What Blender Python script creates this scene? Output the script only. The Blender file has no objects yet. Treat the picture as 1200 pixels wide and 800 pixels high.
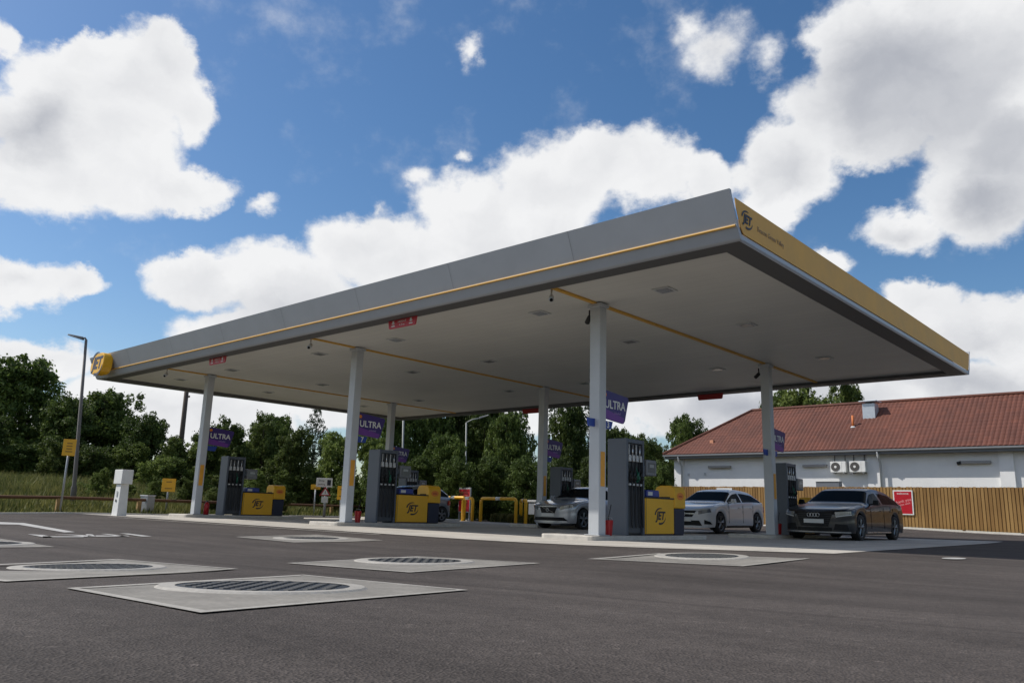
import bpy, bmesh, math, random
from mathutils import Vector, Matrix
R=random.Random(7)
scn=bpy.context.scene
col=scn.collection
PI=math.pi
def S(a,b,x):
    t=max(0.0,min(1.0,(x-a)/(b-a))); return t*t*(3-2*t)
# ---------------------------------------------------------------- camera
F=924.24; YAW,PIT,ROL=-0.735516,0.211719,0.0303
CAM=Vector((5.3556,-11.2471,0.5789))
fw=Vector((math.sin(YAW)*math.cos(PIT),math.cos(YAW)*math.cos(PIT),math.sin(PIT)))
rt0=fw.cross(Vector((0,0,1))).normalized(); up0=rt0.cross(fw)
rt=math.cos(ROL)*rt0+math.sin(ROL)*up0; up=-math.sin(ROL)*rt0+math.cos(ROL)*up0
cd=bpy.data.cameras.new('camera'); cam=bpy.data.objects.new('camera',cd); col.objects.link(cam)
m=Matrix((( rt.x,up.x,-fw.x,CAM.x),(rt.y,up.y,-fw.y,CAM.y),(rt.z,up.z,-fw.z,CAM.z),(0,0,0,1)))
cam.matrix_world=m; cd.sensor_width=36; cd.sensor_fit='HORIZONTAL'; cd.lens=F/1200*36; cd.clip_start=.05; cd.clip_end=3000
scn.camera=cam
def at(x,y,d):            # a point seen at photo pixel x,y at depth d
    return CAM+d*(fw+rt*((x-600)/F)+up*((400-y)/F))
def ground_height(x,y):
    z=.05*S(-3,-.6,y)+.07*S(-5,2,x)
    z+=.30*S(13,26,y)*(S(-18,-7,x)-.5*S(-6,0,x))
    d=(x-CAM.x)*math.sin(YAW)+(y-CAM.y)*math.cos(YAW); t=min(7.5,max(0,6.9-d))
    if x>-40: z+=(.016*t*t if t<1 else .032*(t-.5))*S(14,8,abs((x-CAM.x)*math.cos(YAW)-(y-CAM.y)*math.sin(YAW)))
    return z
gz=ground_height
def edge_left(y):
    return -24.3-2.8*S(2.5,10,y)
def on_axis_y(x,Y):       # ray through pixel column x (at horizon) meets plane Y
    d=fw+rt*((x-600)/F); t=(Y-CAM.y)/d.y; p=CAM+d*t; return p.x
def rayg(x,y):
    d=fw+rt*((x-600)/F)+up*((400-y)/F); t=20.
    p=CAM
    zz=0.05
    for _ in range(12):
        t=(zz-CAM.z)/d.z; p=CAM+d*t; zz=gz(p.x,p.y)
    return p
# ---------------------------------------------------------------- materials
MATS={}
def lin(c): return tuple((v/12.92 if v<=.04045 else ((v+.055)/1.055)**2.4) for v in c)
def mat(name,c,rough=.6,metal=0,vary=0.0,scale=8.0,bump=0.0,bscale=40.0,coat=0,spec=.5,dirt=0.0,alpha=None,trans=0,objc=True):
    if name in MATS: return MATS[name]
    m=bpy.data.materials.new(name); m.use_nodes=True; nt=m.node_tree; N=nt.nodes; L=nt.links
    b=N['Principled BSDF']; b.inputs['Base Color'].default_value=(*c,1); b.inputs['Roughness'].default_value=rough
    b.inputs['Metallic'].default_value=metal; b.inputs['Coat Weight'].default_value=coat; b.inputs['Coat Roughness'].default_value=.04
    b.inputs['Specular IOR Level'].default_value=spec
    tc=N.new('ShaderNodeTexCoord')
    if vary>0:
        n=N.new('ShaderNodeTexNoise'); n.inputs['Scale'].default_value=scale; n.inputs['Detail'].default_value=6; n.inputs['Roughness'].default_value=.65
        L.new(tc.outputs['Object'],n.inputs['Vector'])
        r=N.new('ShaderNodeMapRange'); r.inputs[1].default_value=.3; r.inputs[2].default_value=.7
        r.inputs[3].default_value=1-vary; r.inputs[4].default_value=1+vary
        L.new(n.outputs['Fac'],r.inputs[0])
        mx=N.new('ShaderNodeVectorMath'); mx.operation='SCALE'; mx.inputs[0].default_value=c
        L.new(r.outputs[0],mx.inputs['Scale']); L.new(mx.outputs[0],b.inputs['Base Color'])
        r2=N.new('ShaderNodeMapRange'); r2.inputs[3].default_value=max(0,rough-.1); r2.inputs[4].default_value=min(1,rough+.12)
        L.new(n.outputs['Fac'],r2.inputs[0]); L.new(r2.outputs[0],b.inputs['Roughness'])
    if bump>0:
        n2=N.new('ShaderNodeTexNoise'); n2.inputs['Scale'].default_value=bscale; n2.inputs['Detail'].default_value=4
        L.new(tc.outputs['Object'],n2.inputs['Vector'])
        bp=N.new('ShaderNodeBump'); bp.inputs['Strength'].default_value=bump; bp.inputs['Distance'].default_value=.01
        L.new(n2.outputs['Fac'],bp.inputs['Height']); L.new(bp.outputs[0],b.inputs['Normal'])
    MATS[name]=m; return m
def h(s): return lin(tuple(int(s[i:i+2],16)/255 for i in (0,2,4)))
M_col=mat('column paint',(.47,.49,.51),.45,vary=.06,scale=2.5)
M_grey=mat('fascia grey',(.38,.40,.43),.42,vary=.05,scale=1.2,metal=0.0)
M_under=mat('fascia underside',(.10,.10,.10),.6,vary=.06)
M_yel=mat('signal yellow',(.80,.425,.015),.4,vary=.05,scale=3)
M_yelf=mat('yellow fascia panel',(.76,.42,.10),.6,vary=.08,scale=1.5,spec=.35)
M_ydk=mat('yellow trim strip',(.60,.33,.05),.6,vary=.05)
M_gut_=mat('joint grey',(.20,.21,.225),.6)
M_pump=mat('pump charcoal',(.085,.10,.125),.45,vary=.08,scale=3)
M_pumpd=mat('pump dark panel',(.02,.022,.026),.4,vary=.1)
M_rub=mat('black rubber',(.012,.012,.013),.55,vary=.1)
M_chr=mat('metal silver',(.62,.62,.62),.28,metal=.9,vary=.05)
M_lgt=mat('pale grey plastic',(.50,.51,.51),.5,vary=.05)
M_navy=mat('navy plastic',(.018,.022,.045),.5,vary=.1)
M_wht=mat('white paint',(.74,.74,.71),.55,vary=.05,scale=4)
M_pur=mat('purple sign',h('33196c'),.35,vary=.05)
M_blu=mat('blue plate',h('1f3f95'),.4,vary=.05)
M_red=mat('red enamel',(.36,.008,.012),.35,vary=.06)
M_redp=mat('red poster print',(.45,.006,.018),.4,vary=.05)
M_org=mat('orange print',(.75,.22,.02),.4,vary=.05)
M_ink=mat('dark ink',(.015,.016,.03),.5,vary=.05)
M_inkf=mat('faded brown lettering',(.36,.22,.09),.5,vary=.05)
M_conc=mat('kerb concrete',(.50,.47,.42),.85,vary=.16,scale=5,bump=.3,bscale=60)
M_gal=mat('galvanised steel',(.36,.37,.38),.45,metal=.6,vary=.1)
M_wood=mat('weathered timber',(.23,.12,.055),.8,vary=.25,scale=6)
M_pole=mat('dark timber pole',(.085,.065,.05),.85,vary=.2,scale=3)
M_tire=mat('tyre rubber',(.012,.012,.013),.75,vary=.1)
M_glass=mat('tinted car glass',(.010,.012,.013),.03,vary=0,spec=.08)
M_glass.node_tree.nodes['Principled BSDF'].inputs['IOR'].default_value=1.2
M_lamp=mat('headlamp lens',(.20,.22,.25),.08,metal=.35,coat=1)
M_plate=mat('number plate white',(.62,.62,.60),.4,vary=.03)
M_blk=mat('gloss black trim',(.007,.007,.008),.4,vary=0,spec=.2)
M_red2=mat('tail lamp red',(.35,.01,.01),.15,coat=1)
M_dark=mat('underbody black',(.008,.008,.009),.9)

def asphalt_mat():
    m=bpy.data.materials.new('asphalt'); m.use_nodes=True; nt=m.node_tree;N=nt.nodes;L=nt.links;b=N['Principled BSDF']
    tc=N.new('ShaderNodeTexCoord')
    def noise(sc,det=5,ro=.6,sx=None):
        n=N.new('ShaderNodeTexNoise'); n.inputs['Scale'].default_value=sc; n.inputs['Detail'].default_value=det; n.inputs['Roughness'].default_value=ro
        if sx:
            mp=N.new('ShaderNodeMapping'); mp.inputs['Scale'].default_value=sx; mp.inputs['Rotation'].default_value=(0,0,.35); L.new(tc.outputs['Object'],mp.inputs[0]); L.new(mp.outputs[0],n.inputs['Vector'])
        else: L.new(tc.outputs['Object'],n.inputs['Vector'])
        return n
    def rng(src,a,b_,lo,hi):
        r=N.new('ShaderNodeMapRange'); r.inputs[1].default_value=a; r.inputs[2].default_value=b_; r.inputs[3].default_value=lo; r.inputs[4].default_value=hi
        L.new(src,r.inputs[0]); return r.outputs[0]
    def mul(a,b_):
        q=N.new('ShaderNodeMath'); q.operation='MULTIPLY'; L.new(a,q.inputs[0]); L.new(b_,q.inputs[1]); return q.outputs[0]
    big=rng(noise(.35,6,.6).outputs['Fac'],.3,.7,.76,1.16)
    streak=rng(noise(1.0,5,.7,(.12,1.6,1)).outputs['Fac'],.32,.68,.74,1.14)
    mid=rng(noise(7,5,.7).outputs['Fac'],.3,.7,.86,1.10)
    v=N.new('ShaderNodeTexVoronoi'); v.inputs['Scale'].default_value=110; L.new(tc.outputs['Object'],v.inputs['Vector'])
    bw=N.new('ShaderNodeSeparateColor'); L.new(v.outputs['Color'],bw.inputs[0])
    grain=rng(bw.outputs[0],0,1,.70,1.30)
    v2=N.new('ShaderNodeTexVoronoi'); v2.inputs['Scale'].default_value=42; L.new(tc.outputs['Object'],v2.inputs['Vector'])
    bw2=N.new('ShaderNodeSeparateColor'); L.new(v2.outputs['Color'],bw2.inputs[0])
    chips=rng(bw2.outputs[1],.985,1.0,1,1.6)
    w=N.new('ShaderNodeTexWave'); w.wave_type='BANDS'; w.bands_direction='Y'; w.inputs['Scale'].default_value=.085; w.inputs['Distortion'].default_value=.5; w.inputs['Detail'].default_value=1
    L.new(tc.outputs['Object'],w.inputs['Vector'])
    seam=rng(w.outputs['Fac'],0,.004,.80,1)
    # tar-like dark spots
    v3=N.new('ShaderNodeTexVoronoi'); v3.inputs['Scale'].default_value=1.7; L.new(tc.outputs['Object'],v3.inputs['Vector'])
    spots=rng(v3.outputs['Distance'],.02,.05,.72,1)
    x=mul(mul(mul(big,streak),mul(mid,grain)),mul(mul(chips,seam),spots))
    sc=N.new('ShaderNodeVectorMath'); sc.operation='SCALE'; sc.inputs[0].default_value=(.079,.067,.060); L.new(x,sc.inputs['Scale']); L.new(sc.outputs[0],b.inputs['Base Color'])
    b.inputs['Roughness'].default_value=.88; b.inputs['Specular IOR Level'].default_value=.2
    bp=N.new('ShaderNodeBump'); bp.inputs['Strength'].default_value=.7; bp.inputs['Distance'].default_value=.008
    L.new(v.outputs['Distance'],bp.inputs['Height']); bp2=N.new('ShaderNodeBump'); bp2.inputs['Strength'].default_value=.4; bp2.inputs['Distance'].default_value=.03
    L.new(noise(5,4).outputs['Fac'],bp2.inputs['Height']); L.new(bp2.outputs[0],bp.inputs['Normal']); L.new(bp.outputs[0],b.inputs['Normal'])
    return m
M_asph=asphalt_mat()
def slab_mat(name,c,joint=True,brush=0):
    m=bpy.data.materials.new(name); m.use_nodes=True; nt=m.node_tree;N=nt.nodes;L=nt.links;b=N['Principled BSDF']
    tc=N.new('ShaderNodeTexCoord')
    n=N.new('ShaderNodeTexNoise'); n.inputs['Scale'].default_value=.8; n.inputs['Detail'].default_value=8; n.inputs['Roughness'].default_value=.7; L.new(tc.outputs['Object'],n.inputs['Vector'])
    r=N.new('ShaderNodeMapRange'); r.inputs[1].default_value=.3; r.inputs[2].default_value=.7; r.inputs[3].default_value=.76; r.inputs[4].default_value=1.12; L.new(n.outputs['Fac'],r.inputs[0])
    n3=N.new('ShaderNodeTexNoise'); n3.inputs['Scale'].default_value=35; n3.inputs['Detail'].default_value=6; L.new(tc.outputs['Object'],n3.inputs['Vector'])
    r3=N.new('ShaderNodeMapRange'); r3.inputs[1].default_value=.3; r3.inputs[2].default_value=.7; r3.inputs[3].default_value=.85; r3.inputs[4].default_value=1.1; L.new(n3.outputs['Fac'],r3.inputs[0])
    mu=N.new('ShaderNodeMath'); mu.operation='MULTIPLY'; L.new(r.outputs[0],mu.inputs[0]); L.new(r3.outputs[0],mu.inputs[1]); out=mu.outputs[0]
    if joint:
        bk=N.new('ShaderNodeTexBrick'); bk.offset=0; bk.inputs['Scale'].default_value=1; bk.inputs['Mortar Size'].default_value=.02; bk.inputs['Brick Width'].default_value=4.2; bk.inputs['Row Height'].default_value=3.7
        bk.inputs['Color1'].default_value=(1,1,1,1); bk.inputs['Color2'].default_value=(.9,.9,.9,1); bk.inputs['Mortar'].default_value=(.35,.33,.3,1); L.new(tc.outputs['Object'],bk.inputs['Vector'])
        sp=N.new('ShaderNodeSeparateColor'); L.new(bk.outputs['Color'],sp.inputs[0]); m3=N.new('ShaderNodeMath'); m3.operation='MULTIPLY'; L.new(out,m3.inputs[0]); L.new(sp.outputs[0],m3.inputs[1]); out=m3.outputs[0]
    if brush:
        r.inputs[3].default_value=.62; r.inputs[4].default_value=1.2; n.inputs['Scale'].default_value=1.6
        w=N.new('ShaderNodeTexWave'); w.bands_direction='X'; w.inputs['Scale'].default_value=12; w.inputs['Distortion'].default_value=1.5; w.inputs['Detail'].default_value=3; L.new(tc.outputs['Object'],w.inputs['Vector'])
        r4=N.new('ShaderNodeMapRange'); r4.inputs[3].default_value=.84; r4.inputs[4].default_value=1.05; L.new(w.outputs['Fac'],r4.inputs[0])
        m3=N.new('ShaderNodeMath'); m3.operation='MULTIPLY'; L.new(out,m3.inputs[0]); L.new(r4.outputs[0],m3.inputs[1]); out=m3.outputs[0]
    sc=N.new('ShaderNodeVectorMath'); sc.operation='SCALE'; sc.inputs[0].default_value=c; L.new(out,sc.inputs['Scale']); L.new(sc.outputs[0],b.inputs['Base Color'])
    b.inputs['Roughness'].default_value=.85; b.inputs['Specular IOR Level'].default_value=.3
    bp=N.new('ShaderNodeBump'); bp.inputs['Strength'].default_value=.3; bp.inputs['Distance'].default_value=.01; L.new(n3.outputs['Fac'],bp.inputs['Height']); L.new(bp.outputs[0],b.inputs['Normal'])
    return m
M_slab=slab_mat('forecourt concrete',(.50,.465,.41))
M_pad=slab_mat('brushed concrete',(.25,.233,.205),False,1)
M_ring=slab_mat('trowelled concrete',(.36,.34,.305),False)
def leaf_mat(name,c1,c2,tr=.35):
    m=bpy.data.materials.new(name); m.use_nodes=True; nt=m.node_tree;N=nt.nodes;L=nt.links;b=N['Principled BSDF']
    g=N.new('ShaderNodeNewGeometry'); r=N.new('ShaderNodeValToRGB'); r.color_ramp.elements[0].color=(*c1,1); r.color_ramp.elements[1].color=(*c2,1)
    oi=N.new('ShaderNodeObjectInfo'); tc=N.new('ShaderNodeTexCoord'); n=N.new('ShaderNodeTexNoise'); n.inputs['Scale'].default_value=.7; L.new(tc.outputs['Object'],n.inputs['Vector'])
    a=N.new('ShaderNodeMath'); a.operation='ADD'; a.use_clamp=True; L.new(g.outputs['Random Per Island'],a.inputs[0])
    s=N.new('ShaderNodeMapRange'); s.inputs[1].default_value=.3; s.inputs[2].default_value=.7; s.inputs[3].default_value=-.35; s.inputs[4].default_value=.35; L.new(n.outputs['Fac'],s.inputs[0]); L.new(s.outputs[0],a.inputs[1])
    L.new(a.outputs[0],r.inputs[0]); 
    hs=N.new('ShaderNodeHueSaturation'); rv=N.new('ShaderNodeMapRange'); rv.inputs[3].default_value=.72; rv.inputs[4].default_value=1.3; L.new(oi.outputs['Random'],rv.inputs[0]); L.new(rv.outputs[0],hs.inputs['Value']); L.new(r.outputs[0],hs.inputs['Color'])
    L.new(hs.outputs[0],b.inputs['Base Color']); b.inputs['Roughness'].default_value=.6; b.inputs['Specular IOR Level'].default_value=.25
    t=N.new('ShaderNodeBsdfTranslucent'); L.new(hs.outputs[0],t.inputs['Color']); mx=N.new('ShaderNodeMixShader'); mx.inputs[0].default_value=tr
    L.new(b.outputs[0],mx.inputs[1]); L.new(t.outputs[0],mx.inputs[2]); L.new(mx.outputs[0],N['Material Output'].inputs['Surface'])
    return m
M_leafA=leaf_mat('broadleaf foliage',(.045,.075,.017),(.175,.235,.052))
M_leafB=leaf_mat('pale shrub foliage',(.05,.08,.017),(.20,.25,.06))
M_leafD=leaf_mat('dark broadleaf foliage',(.034,.056,.013),(.125,.175,.04),.32)
M_leafC=leaf_mat('conifer foliage',(.02,.04,.016),(.06,.095,.035),.2)
M_blade=leaf_mat('tall grass',(.045,.065,.015),(.21,.20,.065),.3)
M_lawn=mat('verge soil and grass',(.085,.095,.035),.9,vary=.4,scale=1.5,bump=.5,bscale=30)
# ---------------------------------------------------------------- mesh helpers
class MB:
    def __init__(s): s.v=[]; s.f=[]
    def add(s,vs,fs):
        o=len(s.v); s.v+= [tuple(v) for v in vs]; s.f+=[tuple(i+o for i in f) for f in fs]; return s
    def box(s,x0,x1,y0,y1,z0,z1):
        return s.add([(x0,y0,z0),(x1,y0,z0),(x1,y1,z0),(x0,y1,z0),(x0,y0,z1),(x1,y0,z1),(x1,y1,z1),(x0,y1,z1)],
          [(0,3,2,1),(4,5,6,7),(0,1,5,4),(1,2,6,5),(2,3,7,6),(3,0,4,7)])
    def frustum(s,x0,x1,y0,y1,z0,z1,ix,iy):
        return s.add([(x0,y0,z0),(x1,y0,z0),(x1,y1,z0),(x0,y1,z0),(x0+ix,y0+iy,z1),(x1-ix,y0+iy,z1),(x1-ix,y1-iy,z1),(x0+ix,y1-iy,z1)],
          [(0,3,2,1),(4,5,6,7),(0,1,5,4),(1,2,6,5),(2,3,7,6),(3,0,4,7)])
    def tube(s,pts,r,n=8,cap=True):
        pts=[Vector(p) for p in pts]; rs=r if isinstance(r,(list,tuple)) else [r]*len(pts)
        rings=[]
        for i,p in enumerate(pts):
            d=(pts[min(i+1,len(pts)-1)]-pts[max(i-1,0)]).normalized()
            a=Vector((0,0,1)) if abs(d.z)<.9 else Vector((1,0,0))
            u=d.cross(a).normalized(); w=d.cross(u)
            rings.append([p+rs[i]*(math.cos(2*PI*k/n)*u+math.sin(2*PI*k/n)*w) for k in range(n)])
        vs=[v for q in rings for v in q]; fs=[]
        for i in range(len(pts)-1):
            for k in range(n): fs.append((i*n+k,i*n+(k+1)%n,(i+1)*n+(k+1)%n,(i+1)*n+k))
        if cap: fs.append(tuple(range(n))[::-1]); fs.append(tuple((len(pts)-1)*n+k for k in range(n)))
        return s.add(vs,fs)
    def prism(s,poly,axis,a,b):      # poly of 2D points extruded along axis between a and b
        n=len(poly)
        def P(q,t): return {'x':(t,q[0],q[1]),'y':(q[0],t,q[1]),'z':(q[0],q[1],t)}[axis]
        vs=[P(q,a) for q in poly]+[P(q,b) for q in poly]
        fs=[tuple(range(n)),tuple(range(2*n-1,n-1,-1))]+[(i,i+n,(i+1)%n+n,(i+1)%n) for i in range(n)]
        return s.add(vs,fs)
    def disc(s,c,r,z0,z1,n=48,axis='z'):
        return s.prism([(c[0]+r*math.cos(2*PI*k/n),c[1]+r*math.sin(2*PI*k/n)) for k in range(n)],axis,z0,z1)
    def build(s,name,m,parent=None,smooth=False,bevel=0,segs=2,recalc=True):
        me=bpy.data.meshes.new(name); me.from_pydata(s.v,[],s.f); me.materials.append(m)
        if recalc:
            bm=bmesh.new(); bm.from_mesh(me); bmesh.ops.recalc_face_normals(bm,faces=bm.faces); bm.to_mesh(me); bm.free()
        if smooth:
            me.polygons.foreach_set('use_smooth',[True]*len(me.polygons))
        o=bpy.data.objects.new(name,me); col.objects.link(o)
        if parent: o.parent=parent
        if bevel:
            md=o.modifiers.new('bevel','BEVEL'); md.width=bevel; md.segments=segs; md.limit_method='ANGLE'; md.angle_limit=math.radians(40)
        return o
def tag(o,label=None,cat=None,group=None,kind=None):
    if label: o['label']=label
    if cat: o['category']=cat
    if group: o['group']=group
    if kind: o['kind']=kind
    return o
def thing(name,label,cat,loc=(0,0,0),rz=0,group=None):
    o=bpy.data.objects.new(name,None); col.objects.link(o); o.location=loc; o.rotation_euler=(0,0,rz); o.empty_display_size=.2
    return tag(o,label,cat,group)
def kids(o): return [c for c in list(col.objects) if c.parent==o]
def dup(o,parent=None):
    c=o.copy(); col.objects.link(c)
    if parent: c.parent=parent
    for k in kids(o): dup(k,c)
    return c
def text_mesh(s,size,shear=0,extrude=.002,bold=0.0):
    cu=bpy.data.curves.new('lettering','FONT'); cu.body=s; cu.size=size; cu.shear=shear; cu.extrude=extrude; cu.offset=bold; cu.align_x='CENTER'; cu.align_y='CENTER'; cu.resolution_u=3
    o=bpy.data.objects.new('lettering',cu); col.objects.link(o)
    dg=bpy.context.evaluated_depsgraph_get(); dg.update()
    me=bpy.data.meshes.new_from_object(o.evaluated_get(dg)); bpy.data.objects.remove(o); bpy.data.curves.remove(cu)
    return me
def basis(right,upv,o):     # matrix whose x axis = right, y axis = upv
    r=Vector(right).normalized(); u=Vector(upv).normalized(); n=r.cross(u)
    return Matrix(((r.x,u.x,n.x,o[0]),(r.y,u.y,n.y,o[1]),(r.z,u.z,n.z,o[2]),(0,0,0,1)))
def add_text(s,size,mx,m,parent=None,name='lettering',shear=0,bold=0.0,sx=1):
    me=text_mesh(s,size,shear,bold=bold); me.transform(mx@Matrix.Diagonal((sx,1,1,1))); me.materials.append(m)
    o=bpy.data.objects.new(name,me); col.objects.link(o)
    if parent: o.parent=parent
    return o
def emblem(size,mx,m,parent,name='emblem'):   # slanted lettering between two tapering arcs
    me=text_mesh('JET',size*.62,.25,bold=size*.022)
    bm=bmesh.new(); bm.from_mesh(me)
    for sgn in (1,-1):
        n=14; a0,a1=(math.radians(72),math.radians(172)) if sgn>0 else (math.radians(252),math.radians(352))
        pr=None
        for k in range(n+1):
            t=k/n; a=a0+(a1-a0)*t; th=.055*size*(1-t)**.6 if sgn<0 else .055*size*(t)**.6
            th+=.006*size
            c=Vector((math.cos(a)*size*.55,math.sin(a)*size*.42,.002)); d=Vector((math.cos(a),math.sin(a),0))
            q=(bm.verts.new(c+d*th),bm.verts.new(c-d*th))
            if pr: bm.faces.new((pr[0],pr[1],q[1],q[0]))
            pr=q
    bm.to_mesh(me); bm.free(); me.transform(mx); me.materials.append(m)
    o=bpy.data.objects.new(name,me); col.objects.link(o)
    if parent: o.parent=parent
    return o
# ---------------------------------------------------------------- ground
def sheet(name,xs,ys,fz,m,kind='structure'):
    mb=MB(); nx=len(xs[0]) if isinstance(xs[0],list) else len(xs)
    for j,y in enumerate(ys):
        row=xs[j] if isinstance(xs[0],list) else xs
        for x in row: mb.v.append((x,y,fz(x,y)))
    for j in range(len(ys)-1):
        for i in range(nx-1): mb.f.append((j*nx+i,j*nx+i+1,(j+1)*nx+i+1,(j+1)*nx+i))
    o=mb.build(name,m,smooth=True,recalc=False); tag(o,kind=kind); return o
def outside(x,y):      # metres outside the tarmac area
    d=edge_left(y)-x
    d2=y-25.3
    return max(d,d2)
def terrain(x,y):
    o=outside(x,y); z=gz(x,y)-.12+.15*S(0.05,.45,o)
    z+=.75*S(2,15,edge_left(y)-x)+.5*S(3,14,y-26)
    return z
xs=[-900,-500,-300,-200,-150,-120]+[-100+3*i for i in range(20)]+[-40+.45*i for i in range(72)]+[-7+1.5*i for i in range(12)]+[12+4*i for i in range(12)]+[80,120,200,400,900]
xs=sorted(set(xs))
ys=[-900,-400,-200,-120,-80]+[-60+3*i for i in range(18)]+[-6+.6*i for i in range(52)]+[25.2+.3*i for i in range(8)]+[28+1.2*i for i in range(20)]+[53,60,70,85,100,130,170,250,400,900]
ys=sorted(set(ys))
sheet('ground',xs,ys,terrain,M_lawn)
ys=[-60+2*i for i in range(26)]+[-8+.5*i for i in range(67)]+[25.3]; ys=sorted(set(ys))
rows=[]
for y in ys:
    a=edge_left(y); rows.append([a+(40-a)*(i/128) for i in range(129)])
sheet('tarmac',rows,ys,lambda x,y:gz(x,y),M_asph)
def slab_front(x):
    if x<-5.8: return -.45-.23*(x+24.2)/18.4
    if x<-2: return -.68+.13*(x+5.8)/3.8
    return -.55+1.15*((x+2)/3)**1.3
ts=[-24.2+i*25.2/60 for i in range(61)]
mb=MB(); NJ=36
for j in range(NJ+1):
    for i,x0 in enumerate(ts):
        y=slab_front(x0)+(16.2-slab_front(x0))*j/NJ
        x=-24.2+(x0+24.2)*(1.0-.05*(y-.6)+24.2)/25.2
        mb.v.append((x,y,gz(x,y)+.007))
for j in range(NJ):
    for i in range(60): mb.f.append((j*61+i,j*61+i+1,(j+1)*61+i+1,(j+1)*61+i))
tag(mb.build('forecourt_slab',M_slab,smooth=True,recalc=False),kind='structure')
# thin pale joint strip in front of the slab
def ribbon(name,pts,w,m,dz=.008,kind='structure'):
    mb=MB(); P=[]
    for i,p in enumerate(pts):
        a=Vector(pts[max(i-1,0)]); b=Vector(pts[min(i+1,len(pts)-1)]); d=(b-a).normalized(); n=Vector((-d.y,d.x))
        for s in (-1,1):
            q=Vector(p)+n*(w/2*s); mb.v.append((q.x,q.y,gz(q.x,q.y)+dz))
    for i in range(len(pts)-1): mb.f.append((2*i,2*i+2,2*i+3,2*i+1))
    o=mb.build(name,m,recalc=False); tag(o,kind=kind); return o
M_mark=slab_mat('worn road paint',(.44,.43,.41),False)
ribbon('joint_line',[(-20+i*.8,-1.15+.006*i) for i in range(17)],.09,M_ring)
# kerbs
def kerb(name,pts,w,hh,m,base=0):
    mb=MB(); prof=[(-w/2,-.1),(w/2,-.1),(w/2,hh-.02),(w/2-.02,hh),(-w/2+.02,hh),(-w/2,hh-.02)]
    n=len(prof)
    for i,p in enumerate(pts):
        a=Vector(pts[max(i-1,0)]); b=Vector(pts[min(i+1,len(pts)-1)]); d=(b-a).normalized(); nn=Vector((-d.y,d.x))
        for (u,z) in prof:
            q=Vector(p)+nn*u; mb.v.append((q.x,q.y,gz(q.x,q.y)+z))
    for i in range(len(pts)-1):
        for k in range(n): mb.f.append((i*n+k,i*n+(k+1)%n,(i+1)*n+(k+1)%n,(i+1)*n+k))
    o=mb.build(name,m); tag(o,kind='structure'); return o
kerb('edge_kerb',[(edge_left(y)-.06,y) for y in [-60+1.0*i for i in range(86)]]+[(x,25.36) for x in [-26+1*i for i in range(46)]],.14,.05,M_conc)
# fence-foot concrete strip
ribbon('pavement_strip',[(-19+i*1.0,25.55) for i in range(45)],.45,M_conc,.055)
# ---- manhole pads
M_cov=mat('cast iron cover',(.035,.038,.042),.5,metal=.3,vary=.25,scale=5)
M_cove=mat('cover infill',(.062,.062,.06),.8,vary=.2,scale=30)
def pad(label,corners,cx,cr,ring_r):
    # corners: four ground points, counter-clockwise
    r=thing('tank_cover',label,'manhole cover',(cx[0],cx[1],gz(*cx)),group='tank covers set in concrete pads')
    z=lambda x,y:gz(x,y)-gz(*cx)
    C=[Vector((c[0]-cx[0],c[1]-cx[1])) for c in corners]
    mb=MB(); n=40; R_=random.Random(int(abs(cx[0])*100))
    for j in range(n+1):
        for i in range(n+1):
            u,v=i/n,j/n
            p=(C[0]*(1-u)+C[1]*u)*(1-v)+(C[3]*(1-u)+C[2]*u)*v
            if i in (0,n) or j in (0,n): p=p*(1+R_.uniform(-.004,.012))
            mb.v.append((p.x,p.y,z(p.x+cx[0],p.y+cx[1])+.004))
    for j in range(n):
        for i in range(n):
            a=j*(n+1)+i; mb.f.append((a,a+1,a+n+2,a+n+1))
    mb.build('concrete_pad',M_pad,r,recalc=False)
    # smooth pale border
    mb=MB()
    for k in range(4):
        a,b=C[k],C[(k+1)%4]; ia,ib=a*(.90 if k==3 else .955),b*(.90 if k==3 else .955)
        q=[a*1.01,b*1.01,ib,ia]; mb.add([(p.x,p.y,z(p.x+cx[0],p.y+cx[1])+.007) for p in q],[(0,1,2,3)])
    mb.build('pad_border',M_ring,r,recalc=False)
    mb=MB(); N=64
    rr=[(cr*1.0,.014),(ring_r*.97,.014),(ring_r,.004)]
    for (q,zz) in rr:
        for k in range(N): 
            x,y=q*math.cos(2*PI*k/N),q*math.sin(2*PI*k/N); mb.v.append((x,y,zz+z(x+cx[0],y+cx[1])))
    for j in range(2):
        for k in range(N): mb.f.append((j*N+k,j*N+(k+1)%N,(j+1)*N+(k+1)%N,(j+1)*N+k))
    mb.build('concrete_ring',M_ring,r,recalc=False)
    mb=MB(); mb.add([(cr*math.cos(2*PI*k/N),cr*math.sin(2*PI*k/N),z(cx[0]+cr*math.cos(2*PI*k/N),cx[1]+cr*math.sin(2*PI*k/N))+.011) for k in range(N)],[tuple(range(N))]); cv=mb.build('cover',M_cov,r,recalc=False)
    # raised chequer infill
    mb=MB(); st=cr/8.0
    for i in range(-12,12):
        for j in range(-12,12):
            if i%2 or j%2: continue
            x,y=((i+j)*.5+.5)*st,((i-j)*.5+.5)*st
            if math.hypot(x,y)<cr*.9: mb.frustum(x-st*.46,x+st*.46,y-st*.46,y+st*.46,z(cx[0]+x,cx[1]+y)+.0,z(cx[0]+x,cx[1]+y)+.017,.008,.008)
    mb.build('cover_tread',M_cove,cv)
def px_pts(l): return [rayg(*p) for p in l]
def mk_pad(label,l,cpx,cr=.5,rr=.62):
    P=px_pts(l); c=rayg(*cpx); pad(label,[(p.x,p.y) for p in P],(c.x,c.y),cr,rr)
mk_pad('large round iron cover in the nearest concrete pad, centre left foreground',[(80,690),(236,719),(546,692),(355,674)],(310,688.3),.46,.56)
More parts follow.
